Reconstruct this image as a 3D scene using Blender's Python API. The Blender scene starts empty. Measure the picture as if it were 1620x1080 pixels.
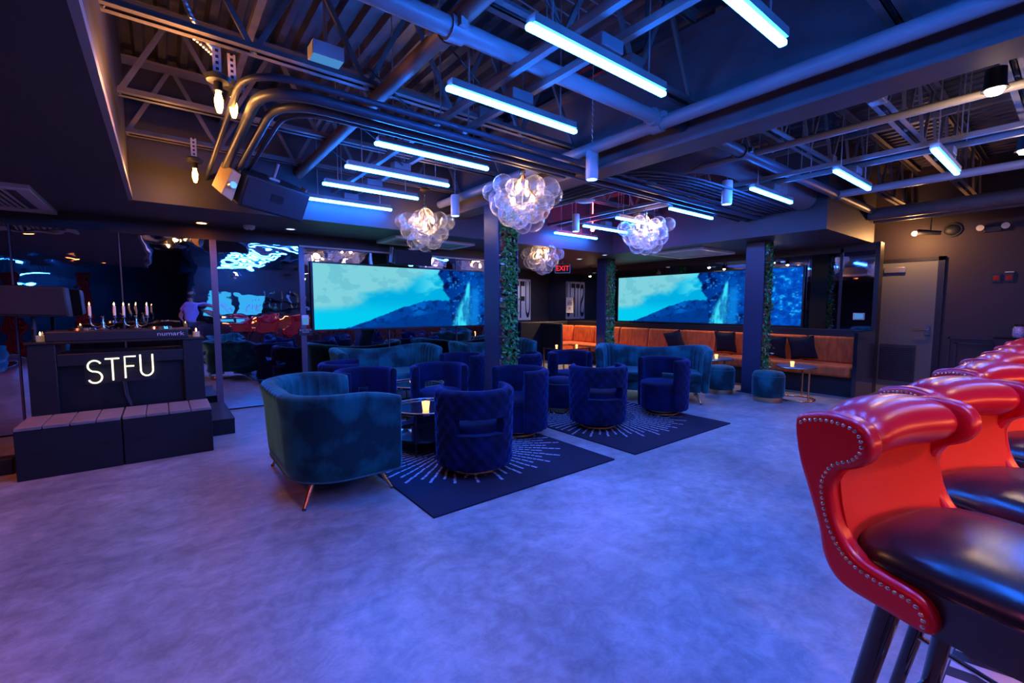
import bpy, bmesh, math, random
import numpy as np
from mathutils import Vector, Matrix
random.seed(4)
PI = math.pi
S = bpy.context.scene
COL = S.collection
R = math.radians

# ------------------------------------------------------------------ camera
cam_d = bpy.data.cameras.new('camera')
cam_d.sensor_fit = 'HORIZONTAL'; cam_d.sensor_width = 36.0
cam_d.lens = 707.0 / 1620.0 * 36.0
cam_d.clip_start = 0.02; cam_d.clip_end = 100
cam = bpy.data.objects.new('camera', cam_d); COL.objects.link(cam)
yaw, pitch = R(52.0), R(4.37)
fw = Vector((math.cos(yaw)*math.cos(pitch), math.sin(yaw)*math.cos(pitch), -math.sin(pitch)))
rt = Vector((math.sin(yaw), -math.cos(yaw), 0)); up = rt.cross(fw)
cam.matrix_world = Matrix(((rt.x, up.x, -fw.x, 0), (rt.y, up.y, -fw.y, 0), (rt.z, up.z, -fw.z, 1.35), (0, 0, 0, 1)))
S.camera = cam

# ------------------------------------------------------------------ world, exposure
w = bpy.data.worlds.new('world'); S.world = w; w.use_nodes = True
w.node_tree.nodes['Background'].inputs[0].default_value = (0.05, 0.06, 0.12, 1)
w.node_tree.nodes['Background'].inputs[1].default_value = 0.0
S.view_settings.view_transform = 'Standard'; S.view_settings.look = 'None'
S.view_settings.gamma = 1; S.view_settings.use_curve_mapping = False
S.view_settings.exposure = 0.0
S.cycles.max_bounces = 8; S.cycles.transparent_max_bounces = 24
S.cycles.glossy_bounces = 5; S.cycles.diffuse_bounces = 4
S.cycles.sample_clamp_indirect = 6.0
S.cycles.caustics_reflective = False; S.cycles.caustics_refractive = False

TUBE_E, TUBE_C = 172.0, (0.012, 0.15, 1.0)
BULB_E = 60.0

# ------------------------------------------------------------------ materials
MATS = {}
def mat(name, base=(.5, .5, .5), rough=.5, metal=0.0, **k):
    m = bpy.data.materials.new(name); m.use_nodes = True; MATS[name] = m
    nt = m.node_tree; b = nt.nodes['Principled BSDF']
    b.inputs['Base Color'].default_value = (*base, 1)
    b.inputs['Roughness'].default_value = rough
    b.inputs['Metallic'].default_value = metal
    if 'sheen' in k:
        b.inputs['Sheen Weight'].default_value = k['sheen']; b.inputs['Sheen Roughness'].default_value = .35
        b.inputs['Sheen Tint'].default_value = (*k.get('tint', (1, 1, 1)), 1)
    if 'coat' in k:
        b.inputs['Coat Weight'].default_value = k['coat']; b.inputs['Coat Roughness'].default_value = k.get('coatr', .1)
    if 'spec' in k: b.inputs['Specular IOR Level'].default_value = k['spec']
    if 'emit' in k:
        b.inputs['Emission Color'].default_value = (*k['emit'], 1); b.inputs['Emission Strength'].default_value = k['es']
    if 'alpha' in k: b.inputs['Alpha'].default_value = k['alpha']
    if 'var' in k or 'bump' in k:
        tc = nt.nodes.new('ShaderNodeTexCoord'); n = nt.nodes.new('ShaderNodeTexNoise')
        n.inputs['Scale'].default_value = k.get('scale', 8); n.inputs['Detail'].default_value = k.get('detail', 5)
        mp = nt.nodes.new('ShaderNodeMapping'); mp.inputs['Scale'].default_value = k.get('stretch', (1, 1, 1))
        nt.links.new(tc.outputs['Object'], mp.inputs[0]); nt.links.new(mp.outputs[0], n.inputs['Vector'])
        if 'var' in k:
            c = nt.nodes.new('ShaderNodeValToRGB'); c.color_ramp.elements[0].color = (*k['var'], 1)
            c.color_ramp.elements[1].color = (*base, 1)
            c.color_ramp.elements[0].position = k.get('p0', .35); c.color_ramp.elements[1].position = k.get('p1', .65)
            nt.links.new(n.outputs['Fac'], c.inputs[0]); nt.links.new(c.outputs[0], b.inputs['Base Color'])
        if 'bump' in k:
            bp = nt.nodes.new('ShaderNodeBump'); bp.inputs['Strength'].default_value = k['bump']
            bp.inputs['Distance'].default_value = k.get('bd', .01)
            nt.links.new(n.outputs['Fac'], bp.inputs['Height']); nt.links.new(bp.outputs[0], b.inputs['Normal'])
    return m
def emis(name, col, s):
    m = bpy.data.materials.new(name); m.use_nodes = True; MATS[name] = m
    nt = m.node_tree; nt.nodes.remove(nt.nodes['Principled BSDF'])
    e = nt.nodes.new('ShaderNodeEmission'); e.inputs[0].default_value = (*col, 1); e.inputs[1].default_value = s
    nt.links.new(e.outputs[0], nt.nodes['Material Output'].inputs[0]); return m

# polished concrete
def concrete():
    m = mat('polished concrete', (.5, .5, .54), .36, spec=.5); nt = m.node_tree; b = nt.nodes['Principled BSDF']
    tc = nt.nodes.new('ShaderNodeTexCoord')
    def noise(sc, det, rough=.6, dist=0.0, stretch=None):
        n = nt.nodes.new('ShaderNodeTexNoise'); n.inputs['Scale'].default_value = sc; n.inputs['Detail'].default_value = det
        n.inputs['Roughness'].default_value = rough; n.inputs['Distortion'].default_value = dist
        if stretch:
            mp = nt.nodes.new('ShaderNodeMapping'); mp.inputs['Scale'].default_value = stretch; mp.inputs['Rotation'].default_value = (0, 0, .5)
            nt.links.new(tc.outputs['Object'], mp.inputs[0]); nt.links.new(mp.outputs[0], n.inputs['Vector'])
        else: nt.links.new(tc.outputs['Object'], n.inputs['Vector'])
        return n
    a = noise(.8, 9, .68, .8); c = noise(9, 9, .75, .4); d = noise(1.7, 7, .7, 1.6, (1, 2.2, 1))
    def ramp(n, p0, p1, v0, v1):
        r = nt.nodes.new('ShaderNodeValToRGB'); r.color_ramp.elements[0].position = p0; r.color_ramp.elements[1].position = p1
        r.color_ramp.elements[0].color = (v0, v0, v0, 1); r.color_ramp.elements[1].color = (v1, v1, v1, 1)
        nt.links.new(n.outputs['Fac'], r.inputs[0]); return r
    def mul(x, y):
        q = nt.nodes.new('ShaderNodeMix'); q.data_type = 'RGBA'; q.blend_type = 'MULTIPLY'; q.inputs[0].default_value = 1
        nt.links.new(x.outputs[0] if not hasattr(x, 'data_type') else x.outputs[2], q.inputs[6])
        nt.links.new(y.outputs[0] if not hasattr(y, 'data_type') else y.outputs[2], q.inputs[7]); return q
    r1 = ramp(a, .34, .66, .27, .5); r2 = ramp(c, .38, .62, .72, 1.1); r3 = ramp(d, .34, .62, .82, 1.05)
    q = mul(mul(r1, r2), r3); nt.links.new(q.outputs[2], b.inputs['Base Color'])
    rr = ramp(c, .3, .7, .3, .46); nt.links.new(rr.outputs[0], b.inputs['Roughness'])
    bp = nt.nodes.new('ShaderNodeBump'); bp.inputs['Strength'].default_value = .06; bp.inputs['Distance'].default_value = .02
    nt.links.new(d.outputs['Fac'], bp.inputs['Height']); nt.links.new(bp.outputs[0], b.inputs['Normal'])
    return m
concrete()
mat('black paint', (.022, .02, .024), .55, bump=.08, scale=40, bd=.004)
mat('charcoal wall', (.045, .03, .036), .6, bump=.1, scale=30, bd=.004)
mat('soffit paint', (.045, .036, .038), .55, bump=.06, scale=50, bd=.004)
mat('column paint', (.03, .036, .075), .4)
mat('steel paint', (.2, .165, .15), .5, var=(.15, .12, .11), scale=6)
mat('girder paint', (.19, .14, .14), .5, var=(.15, .11, .115), scale=4)
mat('deck metal', (.12, .1, .1), .4, .3, var=(.07, .06, .06), scale=5)
mat('pipe paint', (.34, .3, .3), .38)
mat('pipe dark', (.14, .13, .14), .38)
mat('conduit grey', (.06, .065, .09), .42)
mat('galvanised', (.5, .48, .47), .35, .8)
mat('black mirror', (.6, .58, .62), .015, 1.0, bump=.25, scale=3.2, detail=1.5, bd=.012, stretch=(1, 1, 1.5))
mat('clear mirror', (.36, .36, .4), .03, 1.0, bump=.04, scale=1.5, detail=1, bd=.03)
mat('mullion', (.14, .11, .15), .4, .3)
mat('cove white', (.75, .62, .5), .5)
mat('white plastic', (.75, .74, .74), .45)
mat('grille dark', (.05, .05, .06), .5)
mat('navy rug', (.006, .01, .035), .95, bump=.5, scale=180, bd=.004)
mat('silver yarn', (.55, .56, .66), .8, var=(.3, .3, .4), scale=90)
mat('teal velvet', (.003, .115, .125), .75, sheen=.6, tint=(.25, .9, 1), var=(.001, .03, .036), scale=4, detail=5, p0=.42, p1=.6, spec=.25)
mat('teal piping', (.01, .1, .12), .7, sheen=.5)
mat('blue velvet', (.001, .008, .06), .75, sheen=.5, tint=(.1, .3, 1), var=(.0006, .004, .024), scale=6, p0=.4, p1=.62, spec=.2)
mat('rust velvet', (.62, .13, .02), .8, sheen=.5, tint=(1, .6, .3), var=(.4, .07, .012), scale=5, stretch=(4, 4, 1))
mat('black fabric', (.008, .008, .012), .9, bump=.4, scale=120, bd=.003)
mat('brass', (.75, .42, .2), .25, 1.0)
mat('black tip', (.02, .02, .02), .4)
mat('chrome', (.7, .7, .72), .18, 1.0)
mat('red leather', (.72, .003, .015), .3, coat=.2, coatr=.18, bump=.05, scale=120, bd=.002)
mat('red inner leather', (.85, .03, .012), .4, bump=.05, scale=120, bd=.002)
mat('black leather', (.018, .017, .022), .27, spec=.7, bump=.06, scale=160, bd=.002)
mat('lacquer black', (.012, .01, .014), .16, coat=.6, coatr=.08)
mat('nail brass', (.8, .6, .42), .22, 1.0)
mat('booth black', (.008, .009, .013), .5, bump=.3, scale=14, bd=.006, stretch=(1, 1, 8))
mat('stage side', (.009, .009, .012), .6, bump=.25, scale=20, bd=.004)
mat('stage wood', (.36, .27, .25), .6, var=(.22, .16, .15), scale=5, stretch=(1.5, 14, 1))
mat('panel black', (.006, .006, .008), .5)
mat('wax', (.8, .7, .6), .5, emit=(1, .55, .25), es=.15)
mat('silver', (.7, .66, .62), .22, 1.0)
mat('table glass', (.02, .022, .03), .08, spec=.9, coat=1, coatr=.05)
mat('blue lit table', (.12, .17, .26), .3, coat=.5)  # reflected blue light mixed into the table top colour
mat('pipe warm lit', (.3, .17, .1), .45)  # warm bulb light on the pipe, painted in as brown
mat('speaker black', (.02, .021, .025), .5, bump=.3, scale=200, bd=.002)
mat('speaker cloth', (.018, .02, .03), .8, bump=.6, scale=260, bd=.003)
mat('bracket amber lit', (.75, .5, .25), .5)  # metal bracket with the amber bulb's light in its colour
mat('door paint', (.15, .165, .16), .5)
mat('frame dark', (.015, .015, .018), .4)
mat('purple wall', (.045, .03, .05), .55)
mat('poster paper', (.72, .68, .75), .7)
mat('poster ink', (.012, .008, .016), .6)
mat('sign plate', (.02, .02, .022), .4)
mat('leaf green', (.1, .45, .09), .4, var=(.03, .16, .04), scale=30)
mat('leaf red', (.4, .02, .03), .5)
mat('leaf pale', (.5, .55, .55), .5)
mat('stripe white', (.75, .73, .74), .5)
mat('stripe black', (.03, .035, .045), .5)
mat('red drape', (.4, .015, .02), .85)
mat('skin', (.5, .27, .19), .55)
mat('shirt', (.42, .3, .62), .8)
mat('trousers', (.03, .03, .05), .8)
mat('hair', (.02, .014, .01), .6)
mat('bottle glass', (.05, .12, .06), .1, spec=.8)
mat('bottle amber', (.35, .13, .03), .1, spec=.8)
mat('bottle clear', (.5, .55, .6), .08, spec=.8)
mat('bar front', (.03, .02, .03), .3)
mat('purple jar', (.25, .2, .5), .12, spec=.9, var=(.7, .65, .9), scale=60)
emis('tube light', TUBE_C, TUBE_E)
emis('spot blue', (.1, .38, 1.0), 40)
emis('warm bulb', (1.0, .6, .28), BULB_E)
emis('edison', (1.0, .42, .08), 22)
emis('amber lamp', (1.0, .52, .18), 120)
emis('flood white', (1.0, .72, .48), 70)
emis('picture lamp', (1.0, .78, .5), 130)
emis('downlight orange', (1.0, .22, .05), 60)
emis('downlight cool', (.55, .75, 1.0), 2.2)
emis('red lamp', (1.0, .04, .06), 60)
emis('neon white', (1.0, .86, .55), 2.6)
emis('flame', (1.0, .55, .18), 14)
emis('exit red', (1.0, .03, .02), 1.6)
emis('tv aqua', (.04, .45, .9), 1.6)
emis('candle glow', (1.0, .5, .15), 3.0)
emis('cove glow', (1.0, .62, .32), .55)
emis('blue label', (.1, .4, .95), .6)
emis('bar fill', (1.0, .66, .4), 60)
emis('bar strip', (1.0, .2, .07), 38)
emis('led red', (1.0, .04, .05), 30)

# thin clear glass of the chandelier bubbles
def bubble_glass():
    m = bpy.data.materials.new('bubble glass'); m.use_nodes = True; MATS['bubble glass'] = m
    nt = m.node_tree; nt.nodes.remove(nt.nodes['Principled BSDF'])
    tr = nt.nodes.new('ShaderNodeBsdfTransparent'); gl = nt.nodes.new('ShaderNodeBsdfGlossy'); gl.inputs['Roughness'].default_value = .06
    df = nt.nodes.new('ShaderNodeBsdfTranslucent'); df.inputs[0].default_value = (.95, .93, .95, 1)
    lw = nt.nodes.new('ShaderNodeLayerWeight'); lw.inputs[0].default_value = .5
    pw = nt.nodes.new('ShaderNodeMath'); pw.operation = 'POWER'; pw.inputs[1].default_value = 2.6
    nt.links.new(lw.outputs['Facing'], pw.inputs[0])
    ml = nt.nodes.new('ShaderNodeMath'); ml.operation = 'MULTIPLY_ADD'; ml.inputs[1].default_value = .75; ml.inputs[2].default_value = .055
    nt.links.new(pw.outputs[0], ml.inputs[0])
    a = nt.nodes.new('ShaderNodeMixShader'); nt.links.new(ml.outputs[0], a.inputs[0]); nt.links.new(tr.outputs[0], a.inputs[1])
    g2 = nt.nodes.new('ShaderNodeMixShader'); g2.inputs[0].default_value = .38
    nt.links.new(gl.outputs[0], g2.inputs[1]); nt.links.new(df.outputs[0], g2.inputs[2])
    nt.links.new(g2.outputs[0], a.inputs[2]); nt.links.new(a.outputs[0], nt.nodes['Material Output'].inputs[0])
    # swirled ribs on the glass
    tc = nt.nodes.new('ShaderNodeTexCoord'); wv = nt.nodes.new('ShaderNodeTexWave'); wv.inputs['Scale'].default_value = 16
    wv.inputs['Distortion'].default_value = 2.5; bp = nt.nodes.new('ShaderNodeBump'); bp.inputs['Strength'].default_value = .35; bp.inputs['Distance'].default_value = .008
    nt.links.new(tc.outputs['Object'], wv.inputs[0]); nt.links.new(wv.outputs['Fac'], bp.inputs['Height'])
    nt.links.new(bp.outputs[0], gl.inputs['Normal'])
    return m
bubble_glass()
def clear_glass():
    m = bpy.data.materials.new('clear glass'); m.use_nodes = True; MATS['clear glass'] = m
    nt = m.node_tree; nt.nodes.remove(nt.nodes['Principled BSDF'])
    tr = nt.nodes.new('ShaderNodeBsdfTransparent'); gl = nt.nodes.new('ShaderNodeBsdfGlossy'); gl.inputs['Roughness'].default_value = .03
    lw = nt.nodes.new('ShaderNodeFresnel'); lw.inputs[0].default_value = 1.5
    a = nt.nodes.new('ShaderNodeMixShader'); nt.links.new(lw.outputs[0], a.inputs[0]); nt.links.new(tr.outputs[0], a.inputs[1]); nt.links.new(gl.outputs[0], a.inputs[2])
    nt.links.new(a.outputs[0], nt.nodes['Material Output'].inputs[0])
clear_glass()

# ------------------------------------------------------------------ mesh helpers
def B(): return bmesh.new()
def box(bm, x0, x1, y0, y1, z0, z1, M=None):
    v = [bm.verts.new((x, y, z)) for x in (x0, x1) for y in (y0, y1) for z in (z0, z1)]
    for f in ((0, 1, 3, 2), (4, 6, 7, 5), (0, 4, 5, 1), (2, 3, 7, 6), (0, 2, 6, 4), (1, 5, 7, 3)):
        bm.faces.new([v[i] for i in f])
    if M is not None:
        for q in v: q.co = M @ q.co
    return bm
def tube(bm, pts, r, seg=10, cap=True):
    pts = [Vector(p) for p in pts]; n = len(pts); rings = []
    rad = r if hasattr(r, '__len__') else [r]*n
    t0 = (pts[1]-pts[0]).normalized()
    a = Vector((0, 0, 1)) if abs(t0.z) < .9 else Vector((1, 0, 0))
    u = t0.cross(a).normalized()
    for i, p in enumerate(pts):
        t = ((pts[min(i+1, n-1)]-p).normalized() + (p-pts[max(i-1, 0)]).normalized())
        t = t.normalized() if t.length > 1e-6 else t0
        u = (u - t*u.dot(t)).normalized(); v = t.cross(u)
        rings.append([bm.verts.new(p + (u*math.cos(2*PI*k/seg) + v*math.sin(2*PI*k/seg))*rad[i]) for k in range(seg)])
    for i in range(n-1):
        for k in range(seg):
            bm.faces.new((rings[i][k], rings[i][(k+1) % seg], rings[i+1][(k+1) % seg], rings[i+1][k]))
    if cap:
        bm.faces.new(rings[0][::-1]); bm.faces.new(rings[-1])
    return bm
def lathe(bm, prof, c=(0, 0, 0), seg=24):
    c = Vector(c); rings = []
    for r, z in prof:
        rings.append([bm.verts.new(c + Vector((max(r, .0004)*math.cos(2*PI*k/seg), max(r, .0004)*math.sin(2*PI*k/seg), z))) for k in range(seg)])
    for i in range(len(prof)-1):
        for k in range(seg):
            bm.faces.new((rings[i][k], rings[i][(k+1) % seg], rings[i+1][(k+1) % seg], rings[i+1][k]))
    bm.faces.new(rings[0][::-1]); bm.faces.new(rings[-1]); return bm
def sphere(bm, c, r, u=12, v=8, sc=(1, 1, 1)):
    bmesh.ops.create_uvsphere(bm, u_segments=u, v_segments=v, radius=r, matrix=Matrix.Translation(c) @ Matrix.Diagonal((*sc, 1)))
    return bm
def prism(bm, poly, axis, a0, a1):
    """poly: 2-D outline; axis 'x': (y,z), 'y': (x,z), 'z': (x,y)"""
    def P(p, a):
        return {'x': (a, p[0], p[1]), 'y': (p[0], a, p[1]), 'z': (p[0], p[1], a)}[axis]
    A = [bm.verts.new(P(p, a0)) for p in poly]; Bv = [bm.verts.new(P(p, a1)) for p in poly]
    n = len(poly)
    for i in range(n): bm.faces.new((A[i], A[(i+1) % n], Bv[(i+1) % n], Bv[i]))
    bm.faces.new(A[::-1]); bm.faces.new(Bv); return bm
def arc_bend(p, a, c, n=6):
    """points of a bend from p through corner a to c (quadratic)"""
    p, a, c = Vector(p), Vector(a), Vector(c)
    return [p*(1-t)**2 + a*2*t*(1-t) + c*t*t for t in [i/n for i in range(n+1)]]
def smooth_mesh(me, ang=40):
    me.polygons.foreach_set('use_smooth', [True]*len(me.polygons))
    try: me.set_sharp_from_angle(angle=R(ang))
    except Exception: pass
def obj(name, bm, m, parent=None, smooth=True, bevel=0, seg=2, loc=None, kind=None, ang=40):
    bmesh.ops.recalc_face_normals(bm, faces=bm.faces)
    me = bpy.data.meshes.new(name); bm.to_mesh(me); bm.free()
    me.materials.append(MATS[m] if isinstance(m, str) else m)
    if smooth: smooth_mesh(me, ang)
    o = bpy.data.objects.new(name, me); COL.objects.link(o)
    if parent: o.parent = parent
    if loc: o.location = loc
    if bevel:
        bv = o.modifiers.new('bevel', 'BEVEL'); bv.width = bevel; bv.segments = seg; bv.limit_method = 'ANGLE'; bv.angle_limit = R(40)
    if kind: o['kind'] = kind
    return o
def tag(o, label=None, cat=None, group=None, kind=None):
    if label: o['label'] = label
    if cat: o['category'] = cat
    if group: o['group'] = group
    if kind: o['kind'] = kind
    return o
def thing(name, label, cat, loc=(0, 0, 0), rz=0, group=None):
    o = bpy.data.objects.new(name, None); COL.objects.link(o); o.empty_display_size = .1
    o.location = loc; o.rotation_euler = (0, 0, rz)
    return tag(o, label, cat, group)
def dup(root, loc, rz, label=None, group=None):
    r = root.copy(); COL.objects.link(r); r.location = loc; r.rotation_euler = (0, 0, rz)
    if label: r['label'] = label
    if group: r['group'] = group
    for ch in list(root.children):
        c = ch.copy(); COL.objects.link(c); c.parent = r
        for g in list(ch.children):
            d = g.copy(); COL.objects.link(d); d.parent = c
    return r
def struct(name, bm, m, parent=None, **k):
    o = obj(name, bm, m, parent, **k)
    if not parent: o['kind'] = 'structure'
    return o
def text_mesh(bm_name, s, size, depth=.002, sx=1.0, align='CENTER', mono=None):
    cu = bpy.data.curves.new('t', 'FONT'); cu.body = s; cu.size = size; cu.extrude = depth; cu.align_x = align; cu.align_y = 'CENTER'
    cu.resolution_u = 4
    o = bpy.data.objects.new('t', cu); COL.objects.link(o)
    bpy.context.view_layer.update()
    me = bpy.data.meshes.new_from_object(o.evaluated_get(bpy.context.evaluated_depsgraph_get()))
    bpy.data.objects.remove(o); bpy.data.curves.remove(cu)
    bm = bmesh.new(); bm.from_mesh(me); bpy.data.meshes.remove(me)
    for v in bm.verts: v.co.x *= sx
    return bm
def xf(bm, M):
    for v in bm.verts: v.co = M @ v.co
    return bm
# text frames: facing -Y (right = +X) and facing -X (right = -Y)
FACE_MY = Matrix(((1, 0, 0), (0, 0, -1), (0, 1, 0))).to_4x4()
FACE_MX = Matrix(((0, 0, -1), (-1, 0, 0), (0, 1, 0))).to_4x4()

ZS, XS, YS = 2.36, 6.8, 5.6          # soffit underside, right soffit edge, back soffit edge
XL = -0.18                            # left soffit edge
ZD = 3.62                             # metal deck
YM = 6.85                             # mirror wall

# ------------------------------------------------------------------ room shell
b = B(); box(b, -6, 10.6, -11.2, 10.2, -.15, 0); struct('floor', b, 'polished concrete', smooth=False)
# corrugated deck
def deck():
    b = B(); prof = []; x = -6.0; p = .16
    while x < 10.6:
        prof += [(x, ZD), (x+.055, ZD), (x+.075, ZD+.05), (x+.135, ZD+.05)]; x += p
    lo = [b.verts.new((q[0], -11.2, q[1])) for q in prof]; hi = [b.verts.new((q[0], YS+.4, q[1])) for q in prof]
    for i in range(len(prof)-1): b.faces.new((lo[i], lo[i+1], hi[i+1], hi[i]))
    return b
struct('ceiling', deck(), 'deck metal', smooth=False)
b = B(); box(b, -6, 10.6, -11.2, 10.2, ZD+.12, ZD+.2); struct('ceiling_slab', b, 'black paint', smooth=False)
# dropped soffits
b = B(); box(b, -6, XL, -1.2, 7.2, ZS, ZD+.1); struct('ceiling_soffit_left', b, 'soffit paint', smooth=False)
b = B(); box(b, XL, 10.6, YS, 10.2, ZS, ZD+.1); struct('ceiling_soffit_back', b, 'soffit paint', smooth=False)
b = B(); box(b, XS, 8.9, 2.12, YS, ZS, ZD+.1); struct('ceiling_soffit_right', b, 'soffit paint', smooth=False)
b = B(); box(b, XL-.02, XL+.012, -1.2, YS+.012, ZS-.004, ZS+.05); struct('trim_1', b, 'pipe paint', smooth=False)

# left mirror wall, split in panels with mullions
wall_b = bpy.data.objects.new('wall_back', None); COL.objects.link(wall_b); wall_b['kind'] = 'structure'
b = B(); box(b, -5.95, 5.12, YM+.03, YM+.18, 0, ZS); obj('wall_core', b, 'black paint', wall_b, smooth=False)
mx = [-5.95, -3.1, -1.95, -1.2, -.35, .545, 1.58, 2.85, 4.1, 5.12]
for i in range(len(mx)-1):
    b = B(); box(b, mx[i]+.012, mx[i+1]-.012, YM, YM+.03, .02, 2.2); obj('mirror_panel', b, 'black mirror', wall_b, smooth=False)
for i, x in enumerate(mx[1:-1]):
    ww = .035 if i in (1, 4, 5) else .006
    b = B(); box(b, x-ww, x+ww, YM-.02, YM+.025, 0, 2.2); obj('mullion', b, 'mullion', wall_b, smooth=False)
b = B(); box(b, -5.95, 5.12, YM-.02, YM+.03, 2.2, ZS); obj('header', b, 'soffit paint', wall_b, smooth=False)
b = B(); box(b, 1.55, 5.1, YM-.05, YM-.02, 2.19, 2.215); obj('cove_trim', b, 'cove white', wall_b, smooth=False)
b = B(); box(b, 4.99, 5.12, YM+.18, 9.55, 0, ZS); struct('wall_return', b, 'black paint', smooth=False)
b = B(); box(b, 4.9, 8.95, 9.55, 9.7, 0, ZS); struct('wall_far', b, 'black paint', smooth=False)
# right mirror wall
wall_r = bpy.data.objects.new('wall_right', None); COL.objects.link(wall_r); wall_r['kind'] = 'structure'
b = B(); box(b, 8.83, 8.98, 2.02, 9.55, 0, ZS); obj('wall_core', b, 'black paint', wall_r, smooth=False)
my = [2.06, 2.5, 2.95, 4.4, 5.8, 7.05, 8.3, 9.54]
for i in range(len(my)-1):
    b = B(); box(b, 8.8, 8.83, my[i]+.006, my[i+1]-.006, .99, 2.24); obj('mirror_panel', b, 'clear mirror', wall_r, smooth=False)
b = B(); box(b, 8.79, 8.83, 2.5-.02, 2.5+.02, .99, 2.3); obj('mullion', b, 'frame dark', wall_r, smooth=False)
b = B(); box(b, 8.78, 8.98, 2.0, 2.06, 0, ZS); obj('corner_post', b, 'frame dark', wall_r, smooth=False)
b = B(); box(b, 8.79, 8.83, 2.06, 9.54, 2.24, ZS); obj('header', b, 'soffit paint', wall_r, smooth=False)
# outer right wall, rear wall, left end wall
b = B(); box(b, 9.85, 10, -2.75, 9.7, 0, ZD+.1); struct('wall_door_side', b, 'charcoal wall', smooth=False)
b = B(); box(b, .75, 10, -2.75, -2.6, 0, ZD+.1); struct('wall_bar', b, 'charcoal wall', smooth=False)
b = B(); box(b, -6, .9, -11.2, -11.05, 0, ZD+.1); struct('wall_rear', b, 'charcoal wall', smooth=False)
b = B(); box(b, .75, .9, -11.2, -2.75, 0, ZD+.1); struct('wall_hall', b, 'charcoal wall', smooth=False)
b = B(); box(b, -6.1, -5.95, -11.2, 7.1, 0, ZD+.1); struct('wall_left', b, 'charcoal wall', smooth=False)
# wainscot panel moulding on the outer right wall
b = B()
for (y0, y1, z0, z1) in ((.72, 1.32, .1, .88), (.8, 1.24, .18, .8)):
    t = .025
    box(b, 9.825, 9.86, y0, y1, z1-t, z1); box(b, 9.825, 9.86, y0, y1, z0, z0+t)
    box(b, 9.825, 9.86, y0, y0+t, z0, z1); box(b, 9.825, 9.86, y1-t, y1, z0, z1)
struct('trim_2', b, 'purple wall', smooth=False)

# door in the outer wall
dr = thing('door_1', None, None, (9.85, 1.86, 0)); dr['kind'] = 'structure'
b = B(); box(b, -.04, .005, -.37, .345, .02, 2.1); obj('door_leaf', b, 'door paint', dr, bevel=.004)
b = B(); box(b, -.05, .005, .345, .4, 0, 2.16); box(b, -.05, .005, -.45, -.37, 0, 2.16); box(b, -.05, .005, -.45, .4, 2.1, 2.16); obj('door_frame', b, 'frame dark', dr, smooth=False)
b = B(); box(b, -.055, -.038, -.17, .3, .1, .72)
vt = obj('vent_frame', b, 'grille dark', dr, smooth=False)
for k in range(18):
    z = .14 + k*.031
    b = B(); box(b, -.074, -.052, -.15, .28, z, z+.012, ); obj('slat', b, 'conduit grey', vt, smooth=False)
b = B(); box(b, -.09, -.04, .02, .3, 1.93, 2.02); obj('door_closer', b, 'galvanised', dr, bevel=.006)
b = B(); box(b, -.075, -.04, -.33, -.27, .9, 1.06); tube(b, [(-.06, -.3, .99), (-.1, -.3, .99), (-.105, -.27, .99), (-.105, -.12, .985)], .011, 8); obj('lever_handle', b, 'chrome', dr)
b = B(); box(b, -.02, .004, -.37, .345, 0, .02); obj('threshold', b, 'galvanised', dr, smooth=False)

# ------------------------------------------------------------------ structure overhead
g = thing('steel_girder', 'deep dark steel girder crossing the ceiling over the leafy column', 'girder')
b = B(); box(b, 3.19, 3.45, -2.6, YS, 2.6, 2.63); obj('bottom_flange', b, 'girder paint', g, smooth=False)
b = B(); box(b, 3.31, 3.33, -2.6, YS, 2.63, 3.4); obj('web', b, 'girder paint', g, smooth=False)
b = B(); box(b, 3.19, 3.45, -2.6, YS, 3.4, 3.43); obj('top_flange', b, 'girder paint', g, smooth=False)
def joist(y, x0, x1, zb, zt, label, up_hat=True):
    j = thing('bar_joist', label, 'joist', (0, y, 0))
    for nm, z in (('bottom_chord', zb), ('top_chord', zt)):
        b = B()
        s = 1 if nm == 'bottom_chord' else -1
        for d in (-1, 1):
            box(b, x0, x1, d*.012, d*.012 + d*.045, z, z+.006*s if s > 0 else z+.006)
            box(b, x0, x1, d*.012, d*.018, min(z, z+.05*s), max(z, z+.05*s))
        obj(nm, b, 'steel paint', j, smooth=False)
    n = max(2, int((x1-x0)/.62)); st = (x1-x0)/n
    for i in range(n):
        xa = x0 + i*st
        for (p, q) in (((xa, zb), (xa+st/2, zt)), ((xa+st/2, zt), (xa+st, zb))):
            dx, dz = q[0]-p[0], q[1]-p[1]; L = math.hypot(dx, dz); nx, nz = -dz/L*.016, dx/L*.016
            b = B(); prism(b, [(p[0]+nx, p[1]+nz), (p[0]-nx, p[1]-nz), (q[0]-nx, q[1]-nz), (q[0]+nx, q[1]+nz)], 'y', -.012, .012)
            obj('web_member', b, 'steel paint', j, smooth=False)
    return j
ordn = ['first', 'second', 'third', 'fourth', 'fifth', 'sixth', 'seventh']
for i, y in enumerate((-.55, .72, 1.97, 3.22, 4.42, 5.38)):
    joist(y, XL, 3.3, 2.9, 3.56, 'open web steel joist between left soffit and girder, %s from the bar' % ordn[i])
for i, y in enumerate((-.45, .38, 1.08, 1.84, 2.7, 3.6, 4.6)):
    joist(y, 3.34, XS if y > 2 else 9.85, 2.92, 3.56, 'open web steel joist beyond the girder toward the orange booth, %s from the bar' % ordn[i])

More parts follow.
